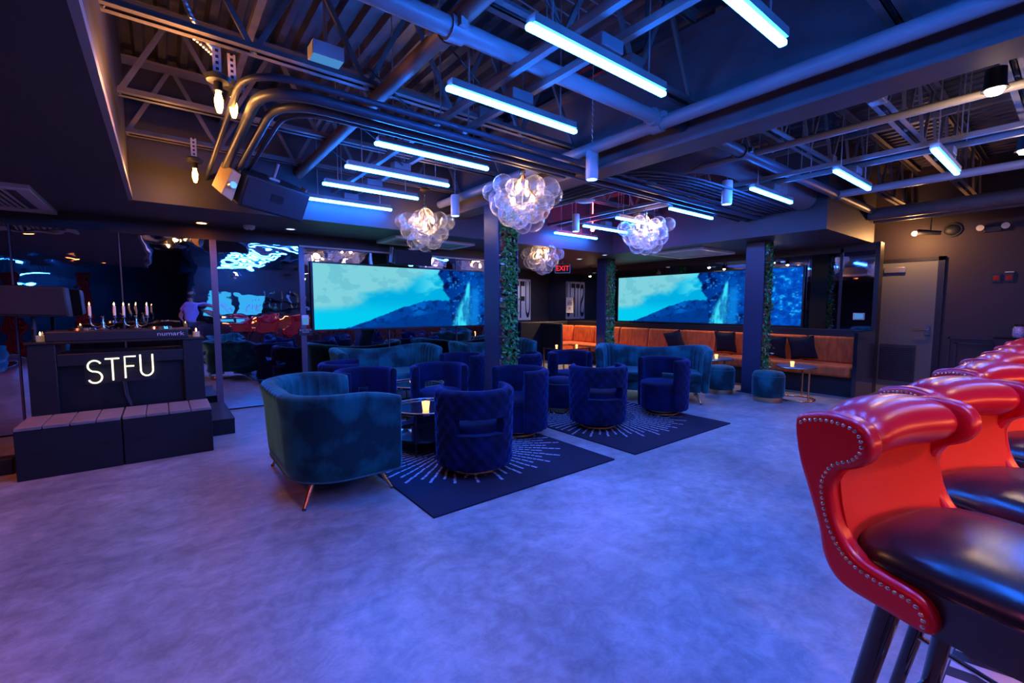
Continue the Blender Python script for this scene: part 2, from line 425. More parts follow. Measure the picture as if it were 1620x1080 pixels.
def pipe(name, label, pts, r, m='pipe paint', cat='pipe', seg=14, couplings=()):
    t = thing(name, label, cat)
    b = B(); tube(b, pts, r, seg); obj('pipe_run', b, m, t)
    for (p, d) in couplings:
        p = Vector(p); d = Vector(d).normalized()*.045
        b = B(); tube(b, [p-d, p+d], r*1.28, seg); 
        s = d.cross(Vector((0, 0, 1))).normalized()*(r*1.45)
        for q in (p+s, p-s): box(b, q.x-.02, q.x+.02, q.y-.02, q.y+.02, q.z-.02, q.z+.02)
        obj('coupling', b, m, t)
    return t
pipe('sprinkler_main', 'fat painted pipe running along the lower side of the girder', [(3.11, -2.5, 2.77), (3.11, YS, 2.77)], .052, 'pipe paint', couplings=(((3.11, 2.14, 2.77), (0, 1, 0)),))
pipe('sprinkler_branch', 'fat pipe crossing from the left soffit to the girder pipe, bluish', [(XL, 2.12, 2.8), (3.11, 2.12, 2.8)], .05, 'pipe paint', couplings=(((1.28, 2.12, 2.8), (1, 0, 0)), ((3.05, 2.12, 2.8), (1, 0, 0))))
pipe('sprinkler_cross_pipe', 'orange lit pipe crossing the blue ceiling diagonally in the photo', [(1.3, -1.5, 2.86), (1.3, YS, 2.86)], .05, 'pipe warm lit', couplings=(((1.3, 2.3, 2.86), (0, 1, 0)), ((1.3, 3.6, 2.86), (0, 1, 0))))
pipe('sprinkler_far_branch', 'long dark pipe from girder to the soffit over the orange booth', [(3.2, 2.04, 2.78), (8.4, 2.04, 2.78)], .05, 'conduit grey', couplings=(((4.3, 2.04, 2.78), (1, 0, 0)), ((6.9, 2.04, 2.78), (1, 0, 0))))
# conduits over the lounge with elbows at the left end
for i, (y, z, x, r, lab) in enumerate(((3.0, 2.63, .52, .034, 'thick blue conduit bending down beside the amber bulbs'),
                                       (3.12, 2.62, .62, .028, 'second blue conduit bending beside the thick one'),
                                       (3.24, 2.63, .7, .016, 'thin conduit bending inside the other two bends'),
                                       (2.9, 2.66, .42, .02, 'outer dark conduit bending behind the amber bulb'))):
    pts = [(x, YS, z), (x, y+.35, z)] + arc_bend((x, y+.33, z), (x, y, z), (x+.33, y, z), 10)[1:] + [(XS, y, z)]
    pipe('ceiling_conduit', lab, pts, r, 'conduit grey', 'conduit', 10)
for i in range(5):
    y = 2.66 - i*.07
    pts = [(4.0-.1*i, 4.6, 2.66), (4.0-.1*i, y+.6, 2.66)] + arc_bend((4.0-.1*i, y+.55, 2.66), (4.0-.1*i, y+.12, 2.66), (4.9, y+.12, 2.66))[1:] + [(XS, y+.12, 2.66)]
    pipe('thin_conduit', 'thin grey conduit of the bundle curving behind the chandelier, %s from the leafy column' % ordn[4-i], pts, .013, 'conduit grey', 'conduit', 8)
# right side runs along the room
for y0, x, z, r, m, lab in ((0, 4.48, 2.8, .03, 'pipe paint', 'bright pipe passing just under the round flood lamp'),
                            (0, 5.55, 2.78, .035, 'conduit grey', 'bluish pipe above the short tube lights near the door wall'),
                            (0, 5.66, 2.80, .022, 'conduit grey', 'thin pipe riding beside the bluish pipe'),
                            (0, 6.85, 2.78, .045, 'pipe paint', 'pale pipe ending at the booth soffit'),
                            (0, 8.5, 2.74, .09, 'steel paint', 'fat brown pipe above the wall with the grey door'),
                            (0, 8.75, 2.68, .04, 'pipe dark', 'dark pipe under the fat brown pipe')):
    pipe('long_ceiling_pipe', lab, [(x, -2.5, z), (x, 2.1 if x > 6.7 else 5.5, z)], r, m)
# round duct
d = thing('round_duct', 'big round dark duct bending near the second pendant lamp', 'duct')
pts = [(4.35, 5.5, 2.95), (4.35, 3.3, 2.95)] + arc_bend((4.35, 3.2, 2.95), (4.35, 2.45, 2.95), (5.1, 2.42, 2.92), 10)[1:] + [(XS-.02, 2.4, 2.8)]
b = B(); tube(b, pts, .17, 20); obj('duct_body', b, 'girder paint', d)
for p in ((4.35, 4.5, 2.95), (4.35, 3.4, 2.95), (5.7, 2.42, 2.87)):
    b = B(); q = Vector(p); dd = Vector((0, 1, 0)) if p[0] < 5 else Vector((1, 0, -.07))
    tube(b, [q-dd*.02, q+dd*.02], .178, 20); obj('duct_seam', b, 'girder paint', d)
d = thing('ribbed_duct', 'straight brown duct running beside the far chandelier', 'duct')
b = B(); tube(b, [(3.85, 1.5, 3.05), (3.85, YS, 3.05)], .13, 18); obj('duct_body', b, 'steel paint', d)
# flex conduit near the amber bulb
def flex(name, label, pts, r=.016):
    n = 60; P = [Vector(p) for p in pts]; out = []; rad = []
    for i in range(n+1):
        t = i/n*(len(P)-1); k = min(int(t), len(P)-2); f = t-k
        a, b_, c, d_ = P[max(k-1, 0)], P[k], P[k+1], P[min(k+2, len(P)-1)]
        out.append(.5*((2*b_) + (c-a)*f + (2*a-5*b_+4*c-d_)*f*f + (3*b_-a-3*c+d_)*f**3)); rad.append(r*(1 if i % 2 else .8))
    b = B(); tube(b, out, rad, 8); return tag(obj(name, b, 'galvanised', smooth=False), label, 'cable')
flex('flex_cable', 'ribbed metal cable running along joist toward the amber bulb', [(XL, 3.3, 2.98), (.0, 3.3, 2.97), (.2, 3.32, 2.94), (.33, 3.33, 2.86)])
flex('flex_cable', 'ribbed metal cable dropping from the deck toward the amber bulb', [(.1, 2.95, 3.5), (.12, 3.05, 3.2), (.2, 3.2, 3.0), (.33, 3.33, 2.88)])
for i in range(5):
    b = B(); tube(b, [(.25+.12*i, 2.2-.06*i, 3.3), (1.0, 2.25-.05*i, 3.22+.02*i), (1.9+.2*i, 2.5-.1*i, 3.34)], .005, 6)
    tag(obj('wire', b, 'pipe paint'), 'thin loose wire strung under the deck above the projector, %s of five' % ordn[i], 'wire')

# bracing bars and boxes between the joists
for x, z, lab in ((.55, 3.22, 'slim bracing bar crossing the joists above the amber bulbs'), (2.35, 3.3, 'slim bracing bar crossing the joists over the tube light row'), (4.3, 3.25, 'slim bracing bar crossing the joists beyond the girder'), (6.2, 3.25, 'slim bracing bar crossing the joists near the booth soffit')):
    b = B(); prism(b, [(x, z), (x+.045, z), (x+.045, z+.006), (x+.006, z+.006), (x+.006, z+.045), (x, z+.045)], 'y', -2.4, YS); tag(obj('bracing_bar', b, 'steel paint', smooth=False), lab, 'bar')
for x, y, lab in ((.95, 1.2, 'small grey junction box on the joist nearest the top left'), (2.55, 1.97, 'small grey junction box by the fat branch pipe'), (2.2, 3.22, 'small grey junction box on the joist between tube lights'), (2.6, 4.42, 'small grey junction box on a joist near the left chandelier'), (4.4, 1.08, 'small grey junction box on the joist by the flood lamp'), (5.9, 1.84, 'small grey junction box on the joist by the far tube lights')):
    t = thing('junction_box', lab, 'junction box', (x, y, 2.96))
    b = B(); box(b, -.06, .06, -.05, .05, -.05, .05); obj('box_body', b, 'galvanised', t, bevel=.005)
    b = B(); tube(b, [(.06, 0, 0), (.16, .02, .02), (.22, .05, .2), (.24, .06, .6)], .011, 8); obj('flex_tail', b, 'conduit grey', t)
for k in range(6):
    y0 = .9 + .75*k
    b = B(); tube(b, [(1.2, y0, 3.0), (1.5, y0+.04, 2.86-.02*(k % 2)), (1.75, y0+.06, 2.7), (1.82, y0+.07, 2.66)], .006, 6); tag(obj('lamp_cable', b, 'black tip'), 'thin black cable looping down to the main row of tube lights, %s from the bar' % ordn[k], 'cable')

# ------------------------------------------------------------------ tube lights
def tube_light(x, y, L, z, label, first=[None]):
    if first[0] is None:
        t = thing('tube_light', label, 'ceiling light', (x, y, z), 0, 'blue tube lights')
        b = B(); box(b, 0, L, -.019, .019, -.012, .015); obj('diffuser', b, 'tube light', t, bevel=.01)
        b = B(); box(b, .02, L-.02, -.03, .03, .015, .055); obj('housing', b, 'steel paint', t, smooth=False)
        b = B(); box(b, L*.42, L*.58, -.05, .05, .055, .12); obj('junction_box', b, 'pipe dark', t, bevel=.006)
        for xx in (.15, L-.15):
            b = B(); tube(b, [(xx, 0, .055), (xx, 0, ZD-2.57)], .005, 6); obj('hanger', b, 'galvanised', t)
        first[0] = t; return t
    return dup(first[0], (x, y, z), 0, label)
LT, ZT = 1.03, 2.57
labs = ['blue tube light highest in the photo, cut by its top edge', 'blue tube light just beyond the fat blue pipe', 'blue tube light between fat pipe and the conduit pair',
        'blue tube light just past the conduit pair', 'blue tube light over the left screen, third last of its row', 'blue tube light over the left screen, second last of its row', 'blue tube light against the back soffit, last of its row']
for y, l in zip((.94, 1.57, 2.27, 3.34, 4.03, 4.72, 5.46), labs): tube_light(1.31, y, LT, ZT, l)
for x, y, l in ((4.78, .8, 'blue tube light on the side of the grey door, nearest the bar'), (4.82, 1.46, 'blue tube light under the blue joist by the round duct'),
                (4.85, 2.2, 'blue tube light seen under the round duct bend'), (5.02, 3.25, 'blue tube light behind the pale bubble chandelier'),
                (4.96, 4.03, 'blue tube light beyond the pale chandelier, second behind it'), (5.05, 4.72, 'blue tube light beside the red lamp'), (5.15, 5.45, 'blue tube light at the back soffit beside the red lamp')):
    tube_light(x, y, LT, ZT, l)
for x, y, l in ((1.31, .3, 'blue tube light over the camera, out of the photo, seen in the mirror'), (1.31, -.4, 'blue tube light over the bar stools, out of the photo, seen in the mirror'), (1.31, -1.1, 'blue tube light over the bar counter, seen in the mirror'), (1.31, -1.8, 'blue tube light over the back bar, seen in the mirror'),
                (4.8, .1, 'blue tube light over the far bar stools, outside the photo'), (4.8, -.8, 'blue tube light over the far bar counter, outside the photo'),
                (-4.2, -8.2, 'blue tube light in the rear hall, nearest, seen in the mirror'), (-4.2, -9.0, 'blue tube light in the rear hall, middle, seen in the mirror'), (-4.2, -9.8, 'blue tube light in the rear hall, last, seen in the mirror')):
    tube_light(x, y, LT, ZT, l)
for x, lab in ((1.68, 'left one of a pair of slim strut channels over the main tube light row'), (1.92, 'right one of a pair of slim strut channels over the main row of tube lights'), (5.15, 'left strut channel of the slim pair over the tube lights by the grey door'), (5.4, 'right strut channel of the slim pair over the tube lights by the grey door')):
    t = thing('strut_channel', lab, 'strut', (x, 0, 2.7)); b = B()
    prism(b, [(-.02, 0), (.02, 0), (.02, .04), (.013, .04), (.013, .006), (-.013, .006), (-.013, .04), (-.02, .04)], 'y', -2, YS); obj('channel', b, 'steel paint', t, smooth=False)
    for k in range(7):
        b = B(); tube(b, [(0, -1.6+1.15*k, .006), (0, -1.6+1.15*k, ZD-2.7)], .005, 6); obj('hanger_rod', b, 'galvanised', t)
b = B(); sphere(b, (5.62, 5.05, 2.62), .035); tube(b, [(5.62, 5.05, 2.62), (5.62, 5.05, ZD)], .006, 6)
ld = bpy.data.lights.new('red_glow', 'POINT'); ld.energy = 8; ld.color = (1, .03, .06); ld.shadow_soft_size = .05
lo = bpy.data.objects.new('red_glow', ld); COL.objects.link(lo); lo.location = (5.62, 5.05, 2.55)
tag(obj('red_lamp', b, 'red lamp'), 'small glowing red lamp between the far tube lights', 'lamp')

# cylinder pendants
def pendant(x, y, label, proto=[None]):
    if proto[0] is None:
        t = thing('cylinder_pendant', label, 'pendant lamp', (x, y, 2.5), 0, 'white cylinder pendants')
        b = B(); lathe(b, [(.0, .26), (.05, .26), (.056, .25), (.056, .005), (.052, 0), (.046, 0), (.046, .02), (0, .02)], seg=20); obj('lamp_body', b, 'white plastic', t)
        b = B(); lathe(b, [(0, .012), (.044, .012), (.044, .006), (0, .006)], seg=20); obj('lens', b, 'spot blue', t)
        b = B()
        for k in range(46): tube(b, [(0, 0, .26+k*.024), (.006*(-1)**k, 0, .272+k*.024), (0, 0, .284+k*.024)], .005, 6)
        obj('chain', b, 'galvanised', t)
        proto[0] = t; return t
    return dup(proto[0], (x, y, 2.5), 0, label)
pendant(3.12, 2.82, 'white cylinder pendant hanging nearest, above and left of the conduit pair')
pendant(2.98, 4.98, 'white cylinder pendant between two bubble chandeliers, before the left screen')
pendant(5.02, 4.85, 'white cylinder pendant over the red glow at the back')
pendant(5.05, 2.55, 'white cylinder pendant framed by the round duct bend')

# ------------------------------------------------------------------ chandeliers
def bubble_positions():
    rnd = random.Random(3); P = []
    for ring, (n, rad, z, br) in enumerate(((8, .29, .06, .098), (8, .205, -.04, .106), (5, .12, -.14, .105), (1, .01, -.2, .1), (3, .12, .12, .088))):
        for k in range(n):
            a = 2*PI*(k + .5*(ring % 2))/n + rnd.uniform(-.12, .12)
            P.append((rad*math.cos(a), rad*math.sin(a), z + rnd.uniform(-.035, .035), br*rnd.uniform(.82, 1.1)))
    return P
bub = bubble_positions()
bm0 = B(); bmesh.ops.create_uvsphere(bm0, u_segments=20, v_segments=14, radius=1)
bub_me = bpy.data.meshes.new('glass_bubble'); bm0.to_mesh(bub_me); bm0.free(); bub_me.materials.append(MATS['bubble glass']); smooth_mesh(bub_me, 180)
def chandelier(x, y, z, label, rz):
    t = thing('bubble_chandelier', label, 'chandelier', (x, y, z), rz, 'glass bubble chandeliers')
    top = (2.86 if y < YS else ZS) - z
    b = B(); lathe(b, [(0, top), (.06, top), (.065, top-.02), (.03, top-.035), (0, top-.035)], seg=18); obj('canopy', b, 'brass', t)
    if y < YS:
        b = B(); tube(b, [(0, 0, top), (0, 0, ZD-z)], .008, 8); obj('drop_rod', b, 'galvanised', t)
    b = B()
    for k in range(max(0, int((top-.3)/.03))): 
        zz = .27 + k*.03; tube(b, [(0, 0, zz), (.007*(-1)**k, .004, zz+.015), (0, 0, zz+.03)], .005, 6)
    obj('chain', b, 'brass', t)
    b = B()
    for k in range(4):
        a = k*PI/2 + .4; tube(b, [(0, 0, .27), (.1*math.cos(a), .1*math.sin(a), .1), (.2*math.cos(a), .2*math.sin(a), .0)], .006, 6)
    tube(b, [(0, 0, .27), (0, 0, -.1)], .007, 6); lathe(b, [(.0, .3), (.022, .3), (.03, .27), (.02, .24), (0, .24)], seg=12); obj('frame', b, 'brass', t)
    for k in range(4):
        a = k*PI/2 + .9; b = B(); sphere(b, (.1*math.cos(a), .1*math.sin(a), .1 if k % 2 else .02), .02, 12, 8, (1, 1, 1.5)); obj('light_bulb', b, 'warm bulb', t)
    for (bx_, by_, bz, br) in bub:
        o = bpy.data.objects.new('glass_bubble', bub_me); COL.objects.link(o); o.parent = t; o.location = (bx_, by_, bz); o.scale = (br, br, br)
    ld = bpy.data.lights.new('chandelier_glow', 'POINT'); ld.energy = 7; ld.color = (1, .58, .28); ld.shadow_soft_size = .06
    lo = bpy.data.objects.new('chandelier_glow', ld); COL.objects.link(lo); lo.parent = t; lo.location = (0, 0, .16)
    return t
chandelier(2.72, 5.3, 2.36, 'bubble glass chandelier in front of the left video screen', .2)
chandelier(2.72, 3.32, 2.34, 'largest looking bubble glass chandelier, right above the leafy column', 1.1)
chandelier(5.2, 5.82, 2.2, 'smallest looking bubble glass chandelier, beside the exit sign', 2.2)
chandelier(5.25, 3.76, 2.36, 'bubble glass chandelier left of the right video screen, bluish', 2.9)

# ------------------------------------------------------------------ columns with leaves
def column(x, y, ztop, label, wy=.3, leafy=1):
    t = thing('steel_column', label, 'column', (x, y, 0))
    w_, th = wy, .045
    b = B(); box(b, 0, th, -w_, 0, 0, ztop); obj('flange', b, 'column paint', t, bevel=.006)
    b = B(); box(b, .285, .3, -w_, 0, 0, ztop); obj('flange', b, 'column paint', t, bevel=.004)
    b = B(); box(b, th, .285, -.16, -.14, 0, ztop); obj('web', b, 'column paint', t, smooth=False)
    b = B(); box(b, -.05, .35, -w_-.05, .05, 0, .015); obj('base_plate', b, 'column paint', t, smooth=False)
    rnd = random.Random(int(x*100)); fs = {'leaf green': B(), 'leaf red': B(), 'leaf pale': B()}
    for k in range(2600):
        px = rnd.uniform(.05, .275); pz = rnd.uniform(.08, ztop-.02); py = -w_ + rnd.gauss(.02, .035)
        if rnd.random() < .12: px = rnd.uniform(.02, .07); py = -w_ - abs(rnd.gauss(.01, .02))
        s = rnd.uniform(.018, .038)
        q = rnd.random(); key = 'leaf red' if q < (.30 if px < .09 else .03) else ('leaf pale' if q > .93 else 'leaf green')
        M = Matrix.Translation((px, py, pz)) @ Matrix.Rotation(rnd.uniform(-1.2, 1.2), 4, 'Z') @ Matrix.Rotation(rnd.uniform(-1.1, .7), 4, 'X') @ Matrix.Rotation(rnd.uniform(0, 6.3), 4, 'Y')
        vs = [fs[key].verts.new(M @ Vector(p)) for p in ((-s*.15, 0, -s), (s*.55, .004, -s*.1), (0, -.004, s), (-s*.55, .004, s*.05))]
        fs[key].faces.new(vs)
    lf = obj('foliage', fs['leaf green'], 'leaf green', t, smooth=False, kind='stuff')
    obj('red_blossoms', fs['leaf red'], 'leaf red', t, smooth=False, kind='stuff')
    obj('pale_blossoms', fs['leaf pale'], 'leaf pale', t, smooth=False, kind='stuff')
    return t
column(3.17, 4.62, 2.6, 'nearest steel column, blue lit flange and green leaf infill, under girder')
column(7.28, 3.34, ZS, 'steel column with ivy strip before the right screen, beside ottoman', .28)
column(7.3, 6.42, ZS, 'farthest steel column with green ivy, at left of right screen', .24)

# ------------------------------------------------------------------ video screens
def fbm(x, y, seed, oct=5):
    rng = np.random.RandomState(seed); out = np.zeros_like(x); amp = 1.0; tot = 0
    for o in range(oct):
        g_ = rng.rand(64, 64); fx = x*(2**o); fy = y*(2**o)
        ix = np.floor(fx).astype(int); iy = np.floor(fy).astype(int); tx = fx-ix; ty = fy-iy
        tx = tx*tx*(3-2*tx); ty = ty*ty*(3-2*ty)
        a = g_[ix % 64, iy % 64]; b_ = g_[(ix+1) % 64, iy % 64]; c = g_[ix % 64, (iy+1) % 64]; d_ = g_[(ix+1) % 64, (iy+1) % 64]
        out += amp*((a*(1-tx)+b_*tx)*(1-ty) + (c*(1-tx)+d_*tx)*ty); tot += amp; amp *= .5
    return out/tot
def mixc(a, b_, t): return a*(1-t[..., None]) + np.array(b_)*t[..., None]
def ss(e0, e1, x):
    t = np.clip((x-e0)/(e1-e0), 0, 1); return t*t*(3-2*t)
def picture(u, v):
    """u 0..1 across, v 0..1 upward; the landscape both screens show (sRGB)"""
    c = np.zeros(u.shape+(3,)); c[:] = (.0, .66, .86)
    c = mixc(c, (.02, .80, .93), ss(.5, .2, v)*.8)
    n = fbm(u*9, v*3, 1); n2 = fbm(u*26, v*9, 2)
    cl = ss(.0, .14, (.30 + .17*(v-.6) + .16*(n-.5)*2) - u + np.clip(v-.55, 0, 1)*.5 + .05*(n2-.5))*ss(.22, .4, v+.1*(n-.5)-.35*np.clip(u-.12, 0, 1))
    c = mixc(c, (.50, .80, .84), cl*.95)
    c = mixc(c, (.36, .70, .78), cl*ss(.5, .6, n2)*.5)
    c2 = ss(.48, .60, fbm(u*7, v*4, 5))*ss(.36, .5, u)*ss(.35, .6, v); c = mixc(c, (.40, .86, .93), c2*.8)
    ridge = -.04 + .50*ss(.02, .5, u) + .05*(fbm(u*22, v*0, 7)-.5) + .025*(fbm(u*90, v*0, 8)-.5)
    m = ss(-.008, .008, ridge-v)
    hill = mixc(mixc(np.zeros_like(c)+np.array((.0, .25, .60)), (.01, .38, .76), ss(.4, .75, fbm(u*12, v*6, 9))*ss(.05, .3, v)), (.0, .17, .46), ss(.55, .65, fbm(u*50, v*22, 10))*.8)
    ridge2 = -.02 + .27*ss(.1, .56, u) + .03*(fbm(u*60, v*0, 11)-.5)
    hill = mixc(hill, (.0, .2, .52), ss(-.01, .01, ridge2-v)*.7)
    c = c*(1-m[..., None]) + hill*m[..., None]
    # cliff with waterfall
    edge = .535 - .02*ss(.7, .95, v) + .045*ss(.75, .3, v) + .02*(fbm(v*14, u*0, 12)-.5) 
    mc = ss(-.006, .006, u-edge)
    cliff = np.zeros_like(c); cliff[:] = (.0, .20, .55)
    rk = fbm(u*40, v*14, 13); cliff = mixc(cliff, (.02, .07, .30), ss(.45, .6, rk)); cliff = mixc(cliff, (.12, .55, .88), ss(.62, .72, fbm(u*75, v*26, 14))*.8)
    cliff = mixc(cliff, (.0, .38, .82), ss(.55, .72, u)*.55*ss(.3, .6, fbm(u*10, v*5, 15)))
    fc = .655 + .035*ss(.85, .0, v)*-1 + .0*u; wd = .012 + .055*ss(.8, .0, v)
    wf = ss(1.0, .25, np.abs(u-fc-.012)/wd)*ss(.86, .74, v); st = fbm(u*70, v*5, 16)
    cliff = mixc(cliff, (.22, .85, .95), wf*(.45+.55*ss(.35, .65, st)))
    wf2 = ss(1.0, .2, np.abs(u-.70)/.035)*ss(.8, .6, v); cliff = mixc(cliff, (.05, .55, .92), wf2*.7)
    right = ss(.74, .80, u); lf_ = fbm(u*60, v*20, 17)
    cliff = mixc(cliff, (.0, .36, .84), right*.75); cliff = mixc(cliff, (.15, .72, .96), right*ss(.58, .72, lf_)*.85); cliff = mixc(cliff, (.01, .2, .6), right*ss(.5, .38, lf_)*.6)
    return c*(1-mc[..., None]) + cliff*mc[..., None]
def srgb2lin(c): return np.where(c <= .04045, c/12.92, ((c+.055)/1.055)**2.4)
def scr_mat():
    m = bpy.data.materials.new('led screen'); m.use_nodes = True; MATS['led screen'] = m; nt = m.node_tree
    nt.nodes.remove(nt.nodes['Principled BSDF']); e = nt.nodes.new('ShaderNodeEmission'); a = nt.nodes.new('ShaderNodeAttribute'); a.attribute_name = 'picture'
    nt.links.new(a.outputs['Color'], e.inputs[0]); e.inputs[1].default_value = 1.08; nt.links.new(e.outputs[0], nt.nodes['Material Output'].inputs[0])
scr_mat()
def screen(label, W, H, umax, M, nu):
    t = thing('video_screen', label, 'video screen'); t.matrix_world = M
    b = B(); fr = .025
    box(b, -fr, W+fr, .0, .045, -fr, H+fr); obj('screen_casing', b, 'frame dark', t, bevel=.004)
    nv = int(nu*H/W); U, V = np.meshgrid(np.linspace(0, 1, nu+1), np.linspace(0, 1, nv+1))
    co = np.stack([U*W, np.full_like(U, -.004), V*H], -1).reshape(-1, 3)
    idx = np.arange((nu+1)*(nv+1)).reshape(nv+1, nu+1)
    f = np.stack([idx[:-1, :-1], idx[:-1, 1:], idx[1:, 1:], idx[1:, :-1]], -1).reshape(-1, 4)
    me = bpy.data.meshes.new('display_panel'); me.from_pydata(co.tolist(), [], f.tolist())
    c = srgb2lin(np.clip(picture(U*umax, V), 0, 1)).reshape(-1, 3)
    ca = me.color_attributes.new('picture', 'FLOAT_COLOR', 'POINT'); ca.data.foreach_set('color', np.concatenate([c, np.ones((len(c), 1))], 1).astype(np.float32).ravel())
    me.materials.append(MATS['led screen']); o = bpy.data.objects.new('display_panel', me); COL.objects.link(o); o.parent = t
    return t
screen('wide video screen of sky and waterfall on the left mirror wall', 3.38, .95, .865, Matrix.Translation((1.71, YM-.07, 1.03)), 330)
screen('wide video screen of sky and waterfall above the orange booth', 3.95, 1.02, 1.0, Matrix.Translation((8.73, 6.98, 1.03)) @ Matrix.Rotation(-PI/2, 4, 'Z'), 360)

# ------------------------------------------------------------------ orange booth seating
bn = thing('orange_banquette', 'long rust orange velvet bench seat wrapping the far corner', 'banquette')
ys = [2.09, 2.87, 3.65, 4.43, 5.21, 5.99, 6.77, 7.55, 8.3]
for i in range(len(ys)-1):
    b = B(); box(b, 8.5, 8.64, ys[i]+.005, ys[i+1]-.005, .46, .88)
    for v in b.verts:
        if v.co.x < 8.6 and v.co.z > .6: v.co.x += .05
    obj('back_panel', b, 'rust velvet', bn, bevel=.035, seg=3)
for a, c in ((2.07, 4.1), (4.1, 6.2), (6.2, 8.3)):
    b = B(); box(b, 7.96, 8.56, a+.003, c-.003, .3, .46); obj('seat_cushion', b, 'rust velvet', bn, bevel=.04, seg=3)
b = B(); box(b, 8.06, 8.7, 2.07, 8.5, 0, .3); obj('plinth', b, 'stage side', bn, smooth=False)
b = B(); box(b, 8.62, 8.77, 2.06, 8.6, 0, .985); obj('back_ledge', b, 'booth black', bn, smooth=False)
b = B(); box(b, 7.93, 8.77, 2.0, 2.055, 0, .985); obj('end_panel', b, 'lacquer black', bn, bevel=.004)
# corner piece and short leg
b = B(); prism(b, [(8.56, 8.3), (8.3, 8.56), (8.4, 8.66), (8.66, 8.4)], 'z', .46, .88); obj('back_panel', b, 'rust velvet', bn, bevel=.03)
b = B(); box(b, 7.74, 8.32, 8.46, 8.6, .46, .88); obj('back_panel', b, 'rust velvet', bn, bevel=.035, seg=3)
b = B(); box(b, 7.74, 8.56, 7.9, 8.5, .3, .465); obj('seat_cushion', b, 'rust velvet', bn, bevel=.04, seg=3)
b = B(); box(b, 7.74, 8.7, 8.0, 8.6, 0, .3); obj('plinth', b, 'stage side', bn, smooth=False)
b = B(); box(b, 7.0, 8.77, 8.6, 8.78, 0, .985); obj('back_ledge', b, 'booth black', bn, bevel=.03, seg=3)
b = B(); box(b, 7.66, 7.74, 7.85, 8.7, 0, .96); obj('end_panel', b, 'booth black', bn, bevel=.04, seg=3)

def cushion_bm(s=.2, t=.075):
    b = B(); n = 10
    for sg in (1, -1):
        g_ = {}
        for i in range(n+1):
            for j in range(n+1):
                u_, v_ = 2*i/n-1, 2*j/n-1; k = (1-abs(u_)**3)*(1-abs(v_)**3); pin = 1-.09*(1-abs(u_*v_))*max(abs(u_), abs(v_))**4
                g_[i, j] = b.verts.new((u_*s*pin, sg*(t*k**.6+.001), v_*s*pin))
        for i in range(n):
            for j in range(n): b.faces.new((g_[i, j], g_[i+1, j], g_[i+1, j+1], g_[i, j+1]))
    bmesh.ops.remove_doubles(b, verts=b.verts, dist=.004); return b
for y, z, tl, lab in ((5.22, .62, .25, 'black cushion on the orange booth behind the teal sofa'), (4.15, .66, 0, 'square black cushion standing upright left of the ivy column'),
                      (3.3, .64, -.1, 'black cushion leaning just right of the ivy column'), (2.86, .64, .12, 'black cushion nearest the booth end panel')):
    o = obj('throw_cushion', cushion_bm(), 'black fabric'); tag(o, lab, 'cushion', 'black cushions on the orange booth')
    o.location = (8.36, y, z+.04); o.rotation_euler = (R(-14), tl, PI/2)

# ------------------------------------------------------------------ posters, exit sign, notices
p = thing('letter_poster', 'tall white poster lettered STFU on the far wall', 'poster', (7.31, 9.55, 1.0))
b = B(); box(b, 0, .8, -.012, -.002, 0, 1.12); obj('sheet', b, 'poster paper', p, smooth=False)
for i, ch in enumerate('STFU'):
    b = text_mesh('l', ch, 1.0, .002)
    xs_ = [v.co.x for v in b.verts]; zs_ = [v.co.y for v in b.verts]; w0, w1, h0, h1 = min(xs_), max(xs_), min(zs_), max(zs_)
    for v in b.verts:
        v.co = Vector((.025 + i*.195 + (v.co.x-w0)/(w1-w0)*.165, -.014 - v.co.z, .06 + (v.co.y-h0)/(h1-h0)*1.0))
    obj('letter', b, 'poster ink', p, smooth=False)
nt_ = thing('paper_notice', 'small white paper notice taped to the far mirror', 'notice', (8.78, 8.55, 1.2))
b = B(); box(b, 0, .004, 0, .26, 0, .42); obj('sheet', b, 'white plastic', nt_, smooth=False)
b = B()
for k, (ww, z) in enumerate(((.12, .31), (.18, .27), (.18, .245), (.2, .21), (.07, .14), (.09, .1))): box(b, -.003, 0, .13-ww/2, .13+ww/2, z, z+.014)
obj('print', b, 'poster ink', nt_, smooth=False)
ex = thing('exit_sign', 'red EXIT sign hanging under the far soffit', 'sign', (7.0, 7.15, 2.1))
ex.rotation_euler = (0, 0, R(-45))
b = B(); box(b, -.17, .17, -.02, .02, 0, .2); obj('sign_box', b, 'white plastic', ex, bevel=.004)
b = B(); box(b, -.155, .155, -.024, -.019, .012, .188); obj('sign_face', b, 'poster ink', ex, smooth=False)
b = xf(text_mesh('t', 'EXIT', .155, .002, .92), Matrix.Translation((0, -.027, .1)) @ FACE_MY); obj('lettering', b, 'exit red', ex, smooth=False)
b = B(); tube(b, [(0, 0, .2), (0, 0, .262)], .01, 8); obj('stem', b, 'white plastic', ex)
el = thing('room_sign', 'small black ELECTRICAL ROOM sign beside the left screen', 'sign', (1.6, YM-.025, 1.0))
b = B(); box(b, -.09, .09, -.005, .004, -.05, .05); obj('plate', b, 'sign plate', el, bevel=.002)
b = xf(text_mesh('t', 'ELECTRICAL\nROOM', .03, .001), Matrix.Translation((0, -.008, .012)) @ FACE_MY); obj('lettering', b, 'white plastic', el, smooth=False)
wn = thing('wall_controller', 'small blue lit notice on the mullion beside the left screen', 'notice', (1.6, YM-.025, 1.17))
b = B(); box(b, -.045, .045, -.006, .004, -.07, .07); obj('plate', b, 'white plastic', wn, bevel=.002)
b = B(); box(b, -.037, .037, -.009, -.005, -.055, .03); obj('face', b, 'blue label', wn, smooth=False)
th = thing('wall_panel', 'small blue lit control screen on the dark mirror near the grey door', 'control panel', (8.78, 2.23, 1.2))
b = B(); box(b, 0, .02, -.075, .075, -.05, .06); obj('case', b, 'white plastic', th, bevel=.004)
